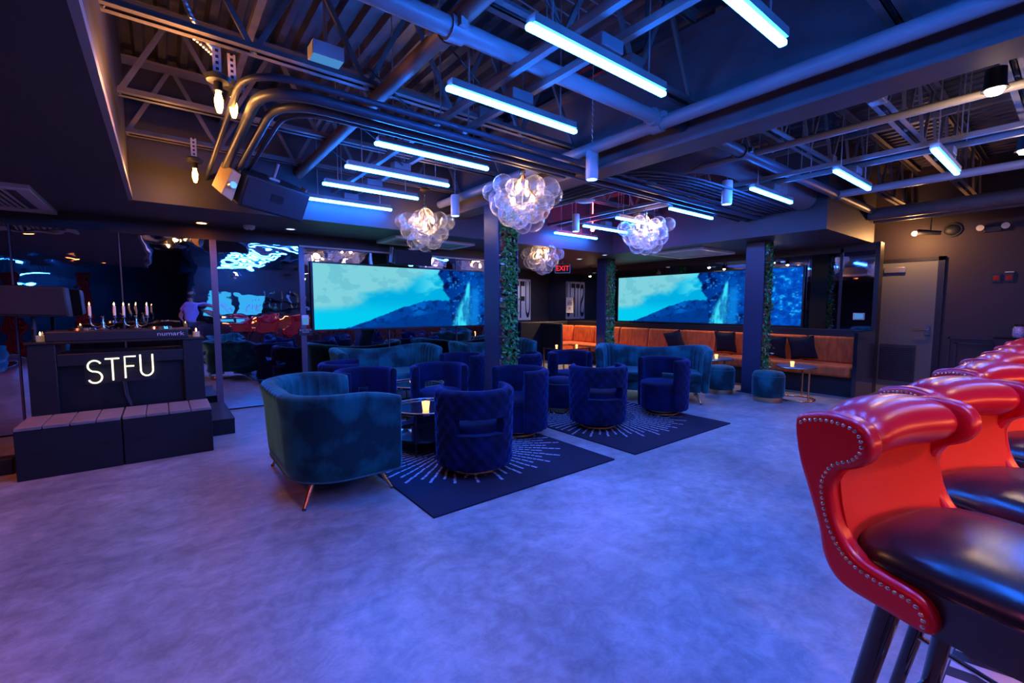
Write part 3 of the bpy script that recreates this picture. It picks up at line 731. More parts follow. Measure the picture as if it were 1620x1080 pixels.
b = B(); box(b, -.003, .002, -.055, .055, -.03, .045); obj('display', b, 'blue label', th, smooth=False)

# ------------------------------------------------------------------ soffit fixtures
def cassette(x0, x1, y0, y1, label):
    t = thing('air_cassette', label, 'air vent', ((x0+x1)/2, (y0+y1)/2, ZS)); w_, d_ = (x1-x0)/2, (y1-y0)/2
    b = B(); f = .1
    for q in ((-w_, w_, -d_, -d_+f), (-w_, w_, d_-f, d_), (-w_, -w_+f, -d_+f, d_-f), (w_-f, w_, -d_+f, d_-f)): box(b, *q, -.04, .01)
    obj('rim', b, 'white plastic', t, bevel=.008)
    b = B(); box(b, -w_+f, w_-f, -d_+f, d_-f, -.012, .005); obj('recess', b, 'grille dark', t, smooth=False)
    n = 22; s = (2*w_-2*f-.1)/n
    for i in range(n):
        x = -w_+f+.05+i*s; b = B(); box(b, x, x+s*.45, -d_+f+.05, d_-f-.05, -.03, -.018); obj('grille_bar', b, 'white plastic', t, smooth=False)
    return t
cassette(-2.2, -.82, 5.45, 6.75, 'square ceiling air cassette above the DJ booth')
cassette(2.62, 3.95, 6.0, 6.72, 'pale ceiling air cassette before the left screen')
cassette(7.15, 8.3, 4.0, 5.1, 'pale ceiling air cassette over the orange booth')
def downlight(x, y, m, label, e=0, col=(1, 1, 1), rad=.05):
    t = thing('downlight', label, 'ceiling light', (x, y, ZS))
    b = B(); lathe(b, [(rad, .0), (rad*1.35, 0), (rad*1.35, -.012), (rad, -.012), (rad, 0)], seg=20); obj('rim', b, 'white plastic', t)
    b = B(); lathe(b, [(0, -.004), (rad, -.004), (rad, -.009), (0, -.009)], seg=20); obj('lens', b, m, t)
    if e:
        ld = bpy.data.lights.new('downlight_beam', 'SPOT'); ld.energy = e; ld.color = col; ld.spot_size = R(155); ld.spot_blend = .7; ld.shadow_soft_size = .05
        lo = bpy.data.objects.new('downlight_beam', ld); COL.objects.link(lo); lo.parent = t; lo.location = (0, 0, -.03)
    return t
downlight(.42, 6.55, 'downlight orange', 'small orange red downlight above the DJ booth', 9, (1, .3, .1))
downlight(-1.35, 4.95, 'downlight orange', 'red downlight in the left soffit over the stage end', 45, (1, .2, .1))
downlight(-1.3, 1.6, 'downlight orange', 'red downlight in the left soffit outside the photo, over the bare floor', 12, (1, .22, .3))
downlight(-.95, .35, 'downlight orange', 'pink downlight in the left soffit outside the photo, nearest the bar', 44, (1, .14, .36))
downlight(1.35, 6.35, 'downlight cool', 'flat dark downlight near the smoke detector')
downlight(7.55, 6.5, 'downlight cool', 'cool downlight right over the farthest ivy column')
downlight(7.6, 8.9, 'downlight cool', 'downlight in the far soffit before the lettered poster', 22, (.85, .8, 1))
downlight(6.9, 6.55, 'downlight cool', 'dim downlight left of the farthest ivy column')
downlight(4.75, 6.4, 'downlight orange', 'small amber downlight just left of the leafy column top', 4, (1, .5, .25), .03)
downlight(6.75, 5.75, 'downlight cool', 'small bright downlight under the bluish chandelier', 6, (.6, .75, 1), .04)
sm = thing('smoke_detector', 'round white smoke detector on the back soffit', 'detector', (.9, 6.45, ZS))
b = B(); lathe(b, [(0, -.05), (.04, -.05), (.06, -.035), (.068, -.01), (.068, 0), (0, 0)], seg=22); obj('detector_body', b, 'white plastic', sm)
b = B(); lathe(b, [(0, -.058), (.014, -.058), (.016, -.048), (0, -.048)], seg=14); obj('sensor', b, 'grille dark', sm)
# picture lamps over the right screen
for y, lab in ((4.6, 'bright spot lamp over the middle of the right screen'), (3.42, 'bright spot lamp just right of the ivy column'), (7.7, 'spot lamp over the booth corner, hidden by the far column')):
    t = thing('spot_lamp', lab, 'spot lamp', (8.5, y, 2.13))
    b = B(); tube(b, [(0, 0, .06), (0, 0, ZS-2.13)], .008, 8); lathe(b, [(0, ZS-2.13), (.05, ZS-2.13), (.05, ZS-2.15), (0, ZS-2.15)], seg=16); obj('stem', b, 'frame dark', t)
    b = B(); lathe(b, [(.028, 0), (.04, 0), (.035, .07), (0, .08), (0, .075), (.028, .06)], seg=18); obj('shade', b, 'frame dark', t)
    b = B(); sphere(b, (0, 0, .005), .026); obj('light_bulb', b, 'picture lamp', t)
    ld = bpy.data.lights.new('spot_beam', 'SPOT'); ld.energy = 42 if y < 7 else 260; ld.color = (1, .62, .3); ld.spot_size = R(130); ld.spot_blend = .7; ld.shadow_soft_size = .03
    lo = bpy.data.objects.new('spot_beam', ld); COL.objects.link(lo); lo.parent = t; lo.location = (0, 0, -.04)
# wall lamp near the door, emergency heads, camera, speaker
t = thing('wall_spot', 'amber spot lamp hanging above the grey door', 'spot lamp', (9.35, 1.72, 2.5))
b = B(); sphere(b, (0, 0, 0), .035); obj('light_bulb', b, 'amber lamp', t)
b = B(); tube(b, [(.0, -.03, .02), (.05, -.3, -.02)], [.045, .03], 12); obj('lamp_body', b, 'frame dark', t)
b = B(); tube(b, [(.03, -.18, 0), (.03, -.18, .3)], .008, 8); obj('stem', b, 'frame dark', t)
ld = bpy.data.lights.new('wall_spot_beam', 'POINT'); ld.energy = 38; ld.color = (1, .45, .16); ld.shadow_soft_size = .04
lo = bpy.data.objects.new('wall_spot_beam', ld); COL.objects.link(lo); lo.parent = t; lo.location = (-.06, .02, -.06)
t = thing('emergency_light', 'twin headed emergency light on the wall above the jars', 'emergency light', (9.84, .92, 2.52))
b = B(); box(b, -.06, .01, -.09, .09, -.05, .03); obj('case', b, 'frame dark', t, bevel=.006)
for s in (-1, 1):
    b = B(); tube(b, [(-.03, s*.12, .03), (-.09, s*.13, .02)], [.03, .045], 16); h = obj('lamp_head', b, 'white plastic', t)
t = thing('dome_speaker', 'black oval dome on the brown wall by the amber lamp', 'speaker', (9.84, 1.36, 2.56))
b = B(); sphere(b, (0, 0, 0), .085, 18, 12, (.6, 1.2, 1)); obj('dome', b, 'speaker black', t)
b = B(); lathe(b, [(.0, 0), (.11, 0), (.11, .015), (0, .015)], seg=20); xf(b, Matrix.Rotation(-PI/2, 4, 'Y')); obj('base_ring', b, 'frame dark', t)
for y, lab in ((.85, 'small pink flower picture on the wall, dark framed'), (.72, 'small pink picture with white top edge on the wall')):
    t = thing('small_picture', lab, 'picture', (9.84, y, 1.79))
    b = B(); box(b, -.012, .005, -.045, .045, -.06, .06); obj('frame', b, 'frame dark', t, smooth=False)
    b = B(); box(b, -.016, -.011, -.03, .03, -.035, .03); sphere(b, (-.013, 0, 0), .022, 8, 6, (.3, 1, 1)); obj('print', b, 'red drape', t, smooth=False)
    if y < .8:
        b = B(); box(b, -.015, .0, -.045, .045, .07, .085); obj('top_strip', b, 'white plastic', t, smooth=False)
# flood lamps at the right
def flood(x, y, z, label, e):
    t = thing('flood_lamp', label, 'ceiling light', (x, y, z))
    b = B(); lathe(b, [(0, .16), (.05, .16), (.055, .05), (.062, .04), (.066, .03), (.05, .03), (.048, .05), (0, .06)], seg=24); obj('can', b, 'frame dark', t)
    b = B(); lathe(b, [(0, .0), (.035, .005), (.045, .025), (.044, .045), (0, .05)], seg=24); obj('lens', b, 'flood white', t)
    b = B(); tube(b, [(0, 0, .16), (0, 0, .55)], .012, 8); obj('stem', b, 'galvanised', t)
    ld = bpy.data.lights.new('flood_beam', 'POINT'); ld.energy = e; ld.color = (1, .68, .42); ld.shadow_soft_size = .06
    lo = bpy.data.objects.new('flood_beam', ld); COL.objects.link(lo); lo.parent = t; lo.location = (0, 0, -.12)
flood(4.25, .44, 2.7, 'round white hot flood lamp near the top right edge of the photo', 9)
flood(5.9, .4, 2.66, 'flood lamp cut by the right edge, lower of the two', 6)
# amber bulbs by the soffit
def edison(x, y, z, label):
    t = thing('filament_bulb', label, 'bulb lamp', (x, y, z), 0, 'amber filament bulbs')
    b = B(); lathe(b, [(0, -.1), (.012, -.096), (.022, -.06), (.024, -.02), (.014, .02), (.016, .03), (0, .03)], seg=14); obj('light_bulb', b, 'edison', t)
    b = B(); lathe(b, [(0, .03), (.024, .03), (.024, .08), (.06, .085), (.07, .11), (.04, .13), (0, .13)], seg=16); obj('socket', b, 'frame dark', t)
    b = B(); box(b, -.022, .022, -.004, .004, .13, .3)
    br = obj('strut', b, 'cove white', t, smooth=False)
    b = B()
    for k in range(5): box(b, -.008, .008, -.0055, .0055, .15+k*.035, .167+k*.035)
    obj('slot', b, 'frame dark', br, smooth=False)
    ld = bpy.data.lights.new('filament_glow', 'POINT'); ld.energy = 11; ld.color = (1, .42, .12); ld.shadow_soft_size = .03
    lo = bpy.data.objects.new('filament_glow', ld); COL.objects.link(lo); lo.parent = t; lo.location = (-.2, -.05, -.1)
edison(.33, 3.3, 2.62, 'amber filament bulb higher in the photo, beside the conduit bend')
edison(.43, 3.5, 2.68, 'amber filament bulb half hidden behind the conduit')
edison(.30, 5.15, 2.6, 'amber filament bulb lower in the photo, near the hung loudspeaker')

# hung loudspeaker
def loudspeaker(label, loc, rot, w_=.62, h_=.3, d_=.34, amber_end=False):
    t = thing('hung_loudspeaker', label, 'loudspeaker', loc); t.rotation_euler = rot
    b = B(); prism(b, [(-w_/2, -d_/2), (w_/2, -d_/2), (w_/2*.96, d_*.2), (w_/2*.6, d_/2), (-w_/2*.6, d_/2), (-w_/2*.96, d_*.2)], 'z', -h_/2, h_/2); obj('cabinet', b, 'speaker black', t, bevel=.012)
    b = B(); box(b, -w_/2+.02, w_/2-.02, -d_/2-.012, -d_/2, -h_/2+.02, h_/2-.02); obj('grille', b, 'speaker cloth', t, bevel=.006)
    b = B(); box(b, -.06, .06, -d_/2-.016, -d_/2-.01, -.02, .05); obj('badge', b, 'panel black', t, smooth=False)
    b = B(); box(b, -.05, .05, -.03, .03, h_/2, h_/2+.02); tube(b, [(0, 0, h_/2), (0, 0, h_/2+.16)], .015, 8); obj('bracket', b, 'galvanised', t, smooth=False)
    for q in (w_/2+.001, -w_/2-.016):
        b = B(); box(b, q, q+.015, -.05, .05, -.1, h_/2+.02); obj('side_plate', b, 'galvanised', t, smooth=False)
    if amber_end:
        b = B(); prism(b, [(-w_/2-.13, -.1), (-w_/2-.03, -.14), (-w_/2-.02, .12), (-w_/2-.1, .14)], 'y', -.12, .12); obj('end_bracket', b, 'bracket amber lit', t, bevel=.006)  # metal end bracket, its orange lighting painted as tan
        b = B(); tube(b, [(-w_/2-.08, -.12, 0), (-w_/2-.08, -.17, .02)], .03, 12); obj('knob', b, 'galvanised', t)
    return t
loudspeaker('black loudspeaker hung under the ceiling near the lower amber bulb', (.88, 5.02, 2.46), (R(28), R(6), R(18)), amber_end=True)
loudspeaker('dark loudspeaker hung before the top of the left screen', (3.05, 6.45, 2.12), (R(12), 0, 0), .6, .22, .3)
# small projector
t = thing('ceiling_projector', 'small blue lit box hung under the deck near the top left', 'projector', (.95, 3.25, 3.03))
b = B(); box(b, -.1, .1, -.07, .07, -.03, .06); obj('case', b, 'white plastic', t, bevel=.006)
b = B(); box(b, -.095, .095, -.065, .065, -.034, -.029); obj('lens_plate', b, 'blue label', t, smooth=False)
b = B(); tube(b, [(0, 0, .06), (0, 0, .55)], .012, 8); obj('stem', b, 'galvanised', t)
# dish lamp behind largest chandelier
t = thing('round_access_point', 'pale round disc under the ceiling right of the largest chandelier', 'access point', (4.3, 4.0, 2.7))
b = B(); lathe(b, [(0, -.02), (.1, -.015), (.13, .0), (.1, .015), (0, .02)], seg=24); obj('disc', b, 'white plastic', t)
b = B(); tube(b, [(0, 0, .01), (0, 0, .3)], .01, 8); obj('stem', b, 'galvanised', t)

# ------------------------------------------------------------------ DJ booth and stage
for x0, x1, lab in ((-.945, -.318, 'left black stage box with planked top before the booth'), (-.312, .325, 'right black stage box with planked top before the booth')):
    t = thing('stage_box', lab, 'stage box', ((x0+x1)/2, 5.28, 0)); h = (x1-x0)/2
    b = B(); box(b, -h, h, -.28, .2, 0, .395); obj('box_body', b, 'stage side', t, bevel=.006)
    n = 4; s = 2*h/n
    for i in range(n):
        b = B(); box(b, -h+i*s+.003, -h+(i+1)*s-.003, -.285, .2, .395, .42); obj('plank', b, 'stage wood', t, bevel=.003, seg=1)
    b = B(); box(b, -h+.06, -h+.16, -.284, -.279, .2, .215); box(b, h-.16, h-.06, -.284, -.279, .2, .215); obj('latch', b, 'panel black', t, smooth=False)
t = thing('low_step', 'low black step box right of the DJ booth', 'step', (.44, 6.0, 0))
b = B(); box(b, -.11, .12, -.45, .6, 0, .15); obj('box_body', b, 'stage side', t, bevel=.006)
b = B(); box(b, -.112, .122, -.455, .6, .15, .17); obj('top_board', b, 'stage side', t, bevel=.004)
t = thing('dj_booth', 'black wooden DJ booth with glowing neon sign, behind stage boxes', 'dj booth', (-.305, 5.5, 0))
for x0, x1 in ((-.615, -.44), (.45, .615)):
    b = B(); box(b, x0, x1, -.02, .55, 0, 1.03); obj('side_post', b, 'booth black', t, bevel=.006)
b = B(); box(b, -.44, .45, -.015, .5, .83, .94); obj('top_rail', b, 'booth black', t, bevel=.006)
b = B(); box(b, -.44, .45, .06, .1, .0, .83); obj('front_panel', b, 'panel black', t, smooth=False)
b = B(); box(b, -.63, .63, -.03, .56, 1.03, 1.05); obj('shelf', b, 'booth black', t, bevel=.004)
t = thing('dj_controller', 'wide black DJ controller on top of the booth', 'dj controller', (-.305, 5.62, 1.05))
b = B(); box(b, -.5, .5, -.15, .25, 0, .09); obj('case', b, 'speaker black', t, bevel=.01)
b = xf(text_mesh('t', 'numark', .055, .001, 1.25), Matrix.Translation((.36, -.153, .045)) @ FACE_MY); obj('lettering', b, 'white plastic', t, smooth=False)
b = B()
for k in range(2): lathe(b, [(0, .112), (.09, .112), (.1, .09), (0, .09)], (-.28+.56*k, .05, 0), 24)
obj('jog_wheel', b, 'chrome', t)
b = B()
for k in range(12): lathe(b, [(0, .11), (.01, .11), (.012, .09), (0, .09)], (-.12+.045*(k % 6), -.02+.08*(k//6), 0), 10)
obj('knobs', b, 'black tip', t)
# neon sign
ns = thing('neon_sign', 'warm white neon sign reading STFU on the DJ booth front', 'neon sign', (-.335, 5.5, .78))
def arc(cx, cz, rx, rz, a0, a1, n=10): return [(cx+rx*math.cos(R(a0+(a1-a0)*i/n)), 0, cz+rz*math.sin(R(a0+(a1-a0)*i/n))) for i in range(n+1)]
Sp = arc(0, .052, .045, .05, 25, 270, 12) + arc(0, -.05, .047, .052, 90, -155, 12)
segs = {'S': [Sp], 'T': [[(-.05, 0, .1), (.05, 0, .1)], [(0, 0, .1), (0, 0, -.1)]], 'F': [[(.045, 0, .1), (-.035, 0, .1), (-.035, 0, -.1)], [(-.035, 0, .01), (.03, 0, .01)]],
        'U': [[(-.045, 0, .1)] + arc(0, -.05, .045, .052, 180, 360, 12) + [(.045, 0, .1)]]}
for i, ch in enumerate('STFU'):
    b = B()
    for s in segs[ch]: tube(b, [(p[0]-.17+i*.122, -.02, p[2]+.012*i-.012) for p in s], .0065, 8)
    obj('neon_letter', b, 'neon white', ns)
b = B(); box(b, -.24, .26, -.008, -.004, -.12, .13); obj('backing', b, 'clear glass', ns, smooth=False)
b = B(); tube(b, [(.02, .0, -.12), (.03, .02, -.25), (.06, .03, -.36)], .008, 6); tube(b, [(.035, .0, -.12), (.045, .02, -.25), (.07, .03, -.36)], .006, 6); obj('cord', b, 'conduit grey', ns)
# candelabras
def candelabra(x, y, label, s=1.0):
    t = thing('candelabra', label, 'candelabra', (x, y, 1.14), 0, 'silver candelabras on the booth')
    b = B(); lathe(b, [(0, 0), (.045, 0), (.048, .008), (.02, .02), (.012, .04), (.016, .06), (.008, .08), (.01, .12), (.016, .125), (.012, .13), (0, .13)], seg=16); obj('stem', b, 'silver', t)
    for sx in (-1, 1):
        b = B(); tube(b, [(0, 0, .05), (sx*.035, 0, .03), (sx*.075, 0, .045), (sx*.085, 0, .08), (sx*.085, 0, .11)], .006, 8); lathe(b, [(0, .11), (.018, .112), (.02, .118), (.012, .12), (.011, .135), (0, .135)], (sx*.085, 0, 0), 12); a = obj('arm', b, 'silver', t)
        b = B(); lathe(b, [(0, .13), (.0105, .13), (.0105, .22), (.006, .226), (0, .226)], (sx*.085, 0, 0), 12); c = obj('candle', b, 'wax', t)
        b = B(); lathe(b, [(0, .226), (.005, .236), (.004, .246), (0, .258)], (sx*.085, 0, 0), 8); obj('flame', b, 'flame', c)
candelabra(-.435, 5.58, 'silver two armed candelabra with lit candles, left on the booth')
candelabra(-.2, 5.58, 'silver two armed candelabra with lit candles, right on the booth')
for x, lab in ((-.845, 'glass candle holder on the left end of the DJ booth'), (.265, 'glass candle holder on the right end of the DJ booth')):
    t = thing('candle_holder', lab, 'candle holder', (x, 5.58, 1.05))
    b = B()
    for q in ((-.045, .045, -.045, -.041), (-.045, .045, .041, .045), (-.045, -.041, -.041, .041), (.041, .045, -.041, .041)): box(b, *q, 0, .11)
    obj('glass_box', b, 'clear glass', t, smooth=False)
    b = B(); lathe(b, [(0, .002), (.028, .002), (.028, .055), (0, .055)], seg=16); obj('candle', b, 'wax', t)
    b = B(); lathe(b, [(0, .055), (.006, .064), (.005, .076), (0, .09)], seg=8); obj('flame', b, 'flame', t)
# monitor on stand behind the booth and stand
t = thing('monitor_speaker', 'dark monitor speaker standing on poles behind the booth, at left', 'loudspeaker', (-1.0, 6.35, 0))
b = B(); prism(b, [(-.27, 1.27), (.27, 1.25), (.25, 1.55), (-.22, 1.56)], 'y', -.14, .14); obj('cabinet', b, 'speaker black', t, bevel=.012)
b = B(); prism(b, [(-.25, 1.29), (.25, 1.27), (.23, 1.53), (-.2, 1.54)], 'y', -.152, -.14); obj('grille', b, 'speaker cloth', t, bevel=.004)
b = B(); tube(b, [(0, 0, 0), (0, 0, 1.26)], .018, 10); lathe(b, [(0, 0), (.16, 0), (.16, .015), (.03, .03), (0, .03)], seg=20); obj('stand', b, 'conduit grey', t)
# power brick and cables left of the stage
t = thing('power_box', 'small black power box with cables left of the stage box', 'power box', (-1.06, 5.35, 0))
b = B(); box(b, -.06, .05, -.07, .07, 0, .13); obj('case', b, 'speaker black', t, bevel=.008)
b = B(); tube(b, [(-.03, -.02, .13), (-.1, -.05, .17), (-.2, -.05, .1), (-.35, .0, .01)], .007, 6); tube(b, [(0, -.05, .1), (-.12, -.12, .12), (-.3, -.1, .01)], .006, 6); obj('cable', b, 'black tip', t)

# ------------------------------------------------------------------ rugs
def rug(cx, cy, label):
    t = thing('starburst_rug', label, 'rug', (cx, cy, 0), 0)
    b = B(); box(b, -.895, .895, -1.19, 1.19, 0, .012); obj('rug_field', b, 'navy rug', t, smooth=False)
    rnd = random.Random(9); b = B()
    for k in range(64):
        a = 2*PI*k/64 + .02; L = .97 if k % 2 == 0 else .86
        L *= rnd.uniform(.95, 1.0); r0 = .3 if k % 2 == 0 else .42
        L = min(L, .87/max(abs(math.cos(a)), 1e-3))
        r_ = r0
        while r_ < L:
            dl = rnd.uniform(.03, .07); wv = .004 + .007*(r_/.95); off = rnd.uniform(-.004, .004)
            ca, sa = math.cos(a), math.sin(a)
            def P(rr, tt): return (rr*ca - tt*sa, rr*sa + tt*ca, .0135)
            vs = [b.verts.new(P(r_, -wv+off)), b.verts.new(P(r_+dl, -wv*1.05+off)), b.verts.new(P(r_+dl, wv+off)), b.verts.new(P(r_, wv*1.05+off))]
            b.faces.new(vs); r_ += dl + rnd.uniform(.004, .012)
    obj('starburst_yarn', b, 'silver yarn', t, smooth=False, kind='stuff')
    return t
rug(2.205, 3.68, 'navy rug with silver starburst, under the chairs by the near teal loveseat')
rug(4.25, 3.65, 'navy rug with silver starburst, under the chairs by the far teal sofa')

# ------------------------------------------------------------------ barrel chairs
def barrel_shell():
    Hh, r_in, r_out, half = .70, .235, .305, R(118); n = 76
    zs = [.075, .085, .1] + [.1+.55*i/26 for i in range(1, 27)] + [.668, .682, .692, .698]
    win_z = (.36, .485); win_a = R(36)
    b = B(); nz = len(zs); O = {}; I = {}
    for i in range(n+1):
        th_ = -half + 2*half*i/n
        endt = min(1, (half-abs(th_))/R(6)); er = math.sqrt(max(0, 1-(1-endt)**2))
        for j, z in enumerate(zs):
            tz = min(1, (Hh-z)/.045); tr = math.sqrt(max(0, 1-(1-tz)**2)); bz = min(1, (z-.06)/.04); tb = math.sqrt(max(0, 1-(1-bz)**2))
            k = min(tr, .25+.75*er); mid = (r_in+r_out)/2+.005
            u_, v_ = th_*r_out/.105, z/.12
            puff = (abs(math.sin(PI*(u_+v_)/1))*abs(math.sin(PI*(u_-v_)/1)))**.45*.017 - .006
            if abs(th_) > half-R(7): puff = 0
            lean = .015*(z/.7)
            ro = mid + (r_out+lean-mid)*k + puff*tr; ri = mid + (r_in+lean-mid)*k
            if z < .1: ro -= .02*(1-tb)
            O[i, j] = b.verts.new((ro*math.sin(th_), -ro*math.cos(th_), z)); I[i, j] = b.verts.new((ri*math.sin(th_), -ri*math.cos(th_), z))
    def occ(i, j):
        if not (0 <= i < n and 0 <= j < nz-1): return False
        a = -half + 2*half*(i+.5)/n; z = (zs[j]+zs[j+1])/2
        return not (abs(a) < win_a and win_z[0] < z < win_z[1])
    for i in range(n):
        for j in range(nz-1):
            if not occ(i, j): continue
            b.faces.new((O[i, j], O[i+1, j], O[i+1, j+1], O[i, j+1])); b.faces.new((I[i+1, j], I[i, j], I[i, j+1], I[i+1, j+1]))
            if not occ(i-1, j): b.faces.new((I[i, j], O[i, j], O[i, j+1], I[i, j+1]))
            if not occ(i+1, j): b.faces.new((O[i+1, j], I[i+1, j], I[i+1, j+1], O[i+1, j+1]))
            if not occ(i, j-1): b.faces.new((O[i+1, j], O[i, j], I[i, j], I[i+1, j]))
            if not occ(i, j+1): b.faces.new((O[i, j+1], O[i+1, j+1], I[i+1, j+1], I[i, j+1]))
    return b
def make_barrel(label):
    t = thing('barrel_chair', label, 'chair', (0, 0, 0), 0, 'navy velvet barrel chairs')
    obj('backrest', barrel_shell(), 'blue velvet', t, ang=60)
    b = B(); lathe(b, [(0, .07), (.24, .07), (.255, .085), (.258, .34), (.262, .36), (.262, .385), (.25, .405), (.22, .418), (0, .425)], (0, .02, 0), 40); obj('seat', b, 'blue velvet', t)
    b = B(); lathe(b, [(0, 0), (.2, 0), (.205, .012), (.2, .03), (.17, .04), (.17, .07), (0, .07)], seg=32); obj('swivel_base', b, 'brass', t)
    b = B(); tube(b, [(.26*math.cos(2*PI*k/40), .02+.26*math.sin(2*PI*k/40), .352) for k in range(41)], .005, 6); obj('piping', b, 'blue velvet', t)
    return t
# (x, y, direction the chair opens to, label)
chairs = [
 (2.0, 3.07, 66, 'navy tufted barrel chair back on, nearest, window in its back, before round table'),
 (2.93, 3.65, 182, 'navy tufted barrel chair opening left, right of the nearest navy chair, before column'),
 (2.42, 4.42, -112, 'navy barrel chair facing the camera behind the round table, left of column'),
 (1.62, 4.52, -78, 'navy barrel chair just behind the near teal loveseat, facing camera'),
 (3.83, 3.33, 58, 'navy tufted barrel chair back on, on the far rug'),
 (4.95, 3.24, 178, 'navy tufted barrel chair opening left, nearest the far teal sofa end'),
 (4.62, 4.55, -112, 'navy barrel chair facing the camera on the far rug, left of far sofa'),
 (1.72, 5.42, -20, 'navy barrel chair at the left arm of the back teal sofa'),
 (3.28, 5.35, 200, 'navy barrel chair right of the back teal sofa, behind column'),
 (4.05, 5.0, 95, 'navy barrel chair with open back seen just right of the leafy column'),
]
proto = make_barrel(chairs[0][3]); proto.location = (chairs[0][0], chairs[0][1], .013); proto.rotation_euler[2] = R(chairs[0][2]-90)
for (x, y, a, l) in chairs[1:]:
    on_rug = (1.31 < x < 3.1 and 2.49 < y < 4.87) or (3.35 < x < 5.15 and 2.46 < y < 4.84)
    dup(proto, (x, y, .013 if on_rug else 0), R(a-90), l)

# ------------------------------------------------------------------ teal sofas
def sofa_parts(t, L, D, ztop_c, ztop_e, ztop_f):
    """local: x along the length, y forward; shell runs round the back"""
    hl, r_ = L/2, min(.34, D*.48); th = .095
    path = []
    for i in range(13): path.append((-hl, D/2 - (D-r_)*i/12))
    for i in range(1, 13):
        a = PI + (PI/2)*i/12; path.append((-hl + r_ + r_*math.cos(a), -D/2 + r_ + r_*math.sin(a)))
    m = 22
    for i in range(1, m+1): path.append((-hl + r_ + (L-2*r_)*i/m, -D/2))
    for i in range(1, 13):
        a = 1.5*PI + (PI/2)*i/12; path.append((hl - r_ + r_*math.cos(a), -D/2 + r_ + r_*math.sin(a)))
    for i in range(1, 13): path.append((hl, -D/2 + r_ + (D-r_)*i/12))
    P0 = np.array(path); dd = np.linalg.norm(np.diff(P0, axis=0), axis=1); s0 = np.concatenate([[0], np.cumsum(dd)])
    N = 200; sN = np.linspace(0, s0[-1], N+1); P = np.stack([np.interp(sN, s0, P0[:, k]) for k in (0, 1)], 1)
    T = np.gradient(P, axis=0); T /= np.linalg.norm(T, axis=1)[:, None]; Nn = np.stack([T[:, 1], -T[:, 0]], 1)   # outward
    total = s0[-1]; z0 = .17
    b = B(); rings = []; ch_pitch = total/26
    for i in range(N+1):
        s = sN[i]; q = min(s, total-s)/(total/2)             # 0 at the arm fronts, 1 at the centre of the back
        if q < .3: zt = ztop_f + (ztop_e-ztop_f)*(1-(1-q/.3)**2)
        else: zt = ztop_e + (ztop_c-ztop_e)*(3*((q-.3)/.7)**2-2*((q-.3)/.7)**3)
        e = min(1, min(s, total-s)/.05); er = .35+.65*math.sqrt(max(0, 1-(1-e)**2))
        fl = abs(math.sin(PI*s/ch_pitch))**.5*.022 - .012
        hgt = zt - z0; pr = []
        for (o, z) in ((.0-.02, 0), (0.0, .02), (.012, .15), (.02, .4), (.03, .7), (.045, .88), (.05, .94), (.035, .985), (.0, 1.0), (-.04, .985), (-.07, .94), (-.085, .86), (-.095, .6), (-.1, .35), (-.1, .05), (-.08, 0)):
            f_ = fl if (o < -.05 and .04 < z < .99) else (fl*.35 if o > -.02 and z > .9 else 0)
            ctr = -.03; oo = ctr + (o+f_*1.0-ctr)*er if o < -.05 else ctr + (o+f_-ctr)*er
            pr.append(b.verts.new((P[i, 0]+Nn[i, 0]*oo, P[i, 1]+Nn[i, 1]*oo, z0+z*hgt)))
        rings.append(pr)
    k = len(rings[0])
    for i in range(N):
        for j in range(k): b.faces.new((rings[i][j], rings[i+1][j], rings[i+1][(j+1) % k], rings[i][(j+1) % k]))
    b.faces.new(rings[0]); b.faces.new(rings[-1][::-1])
    obj('backrest', b, 'teal velvet', t, ang=70)
    # rim piping
    b = B(); tube(b, [(P[i, 0]+Nn[i, 0]*.0, P[i, 1]+Nn[i, 1]*.0, z0+.0) for i in range(0, N+1, 4)], .006, 6); obj('piping', b, 'teal piping', t)
    # seat
    def outline(inset, fwd):
        pts = [(P[i, 0]-Nn[i, 0]*inset, P[i, 1]-Nn[i, 1]*inset) for i in range(0, N+1, 5)]
        n_ = 14
        for i in range(1, n_):
            u_ = 1-2*i/n_; pts.append((u_*(hl-inset), D/2 - inset*.2 + fwd*(1-u_*u_)))
        return pts
    for nm, z_a, z_b, ins, fwd in (('seat_base', .17, .3, .1, .02), ('seat_cushion', .3, .43, .085, .05)):
        b = B(); o_ = outline(ins, fwd); prism(b, o_, 'z', z_a, z_b); obj(nm, b, 'teal velvet', t, bevel=.03 if nm == 'seat_cushion' else .012, seg=3)
    for sx in (-1, 1):
        for sy in (-1, 1):
            b = B(); p = Vector((sx*(hl-.16), sy*(D/2-.14), .18)); q = Vector((sx*(hl-.08), sy*(D/2-.05), .0)); tube(b, [p, q], [.02, .011], 10); lg = obj('leg', b, 'brass', t)
            b = B(); tube(b, [q+(p-q)*.06, q], [.0125, .0125], 10); obj('foot', b, 'black tip', lg)
def sofa(label, x, y, rz, L, D, zc=.73, ze=.8, zf=.76):
    t = thing('channel_sofa', label, 'sofa', (x, y, 0), rz); sofa_parts(t, L, D, zc, ze, zf); return t
sofa('near teal velvet loveseat with brass legs, turned away beside the stage', .99, 3.66, R(-90), 1.24, .72, .76, .77, .71)
sofa('teal velvet channel back sofa angled at the far rug before the booth', 5.72, 3.95, R(-53+180), 1.5, .8)
sofa('teal velvet channel back sofa under the left screen', 2.52, 6.22, R(180), 1.42, .74)
sofa('teal velvet sofa partly hidden behind the leafy column', 4.42, 6.25, R(180), 1.42, .74)

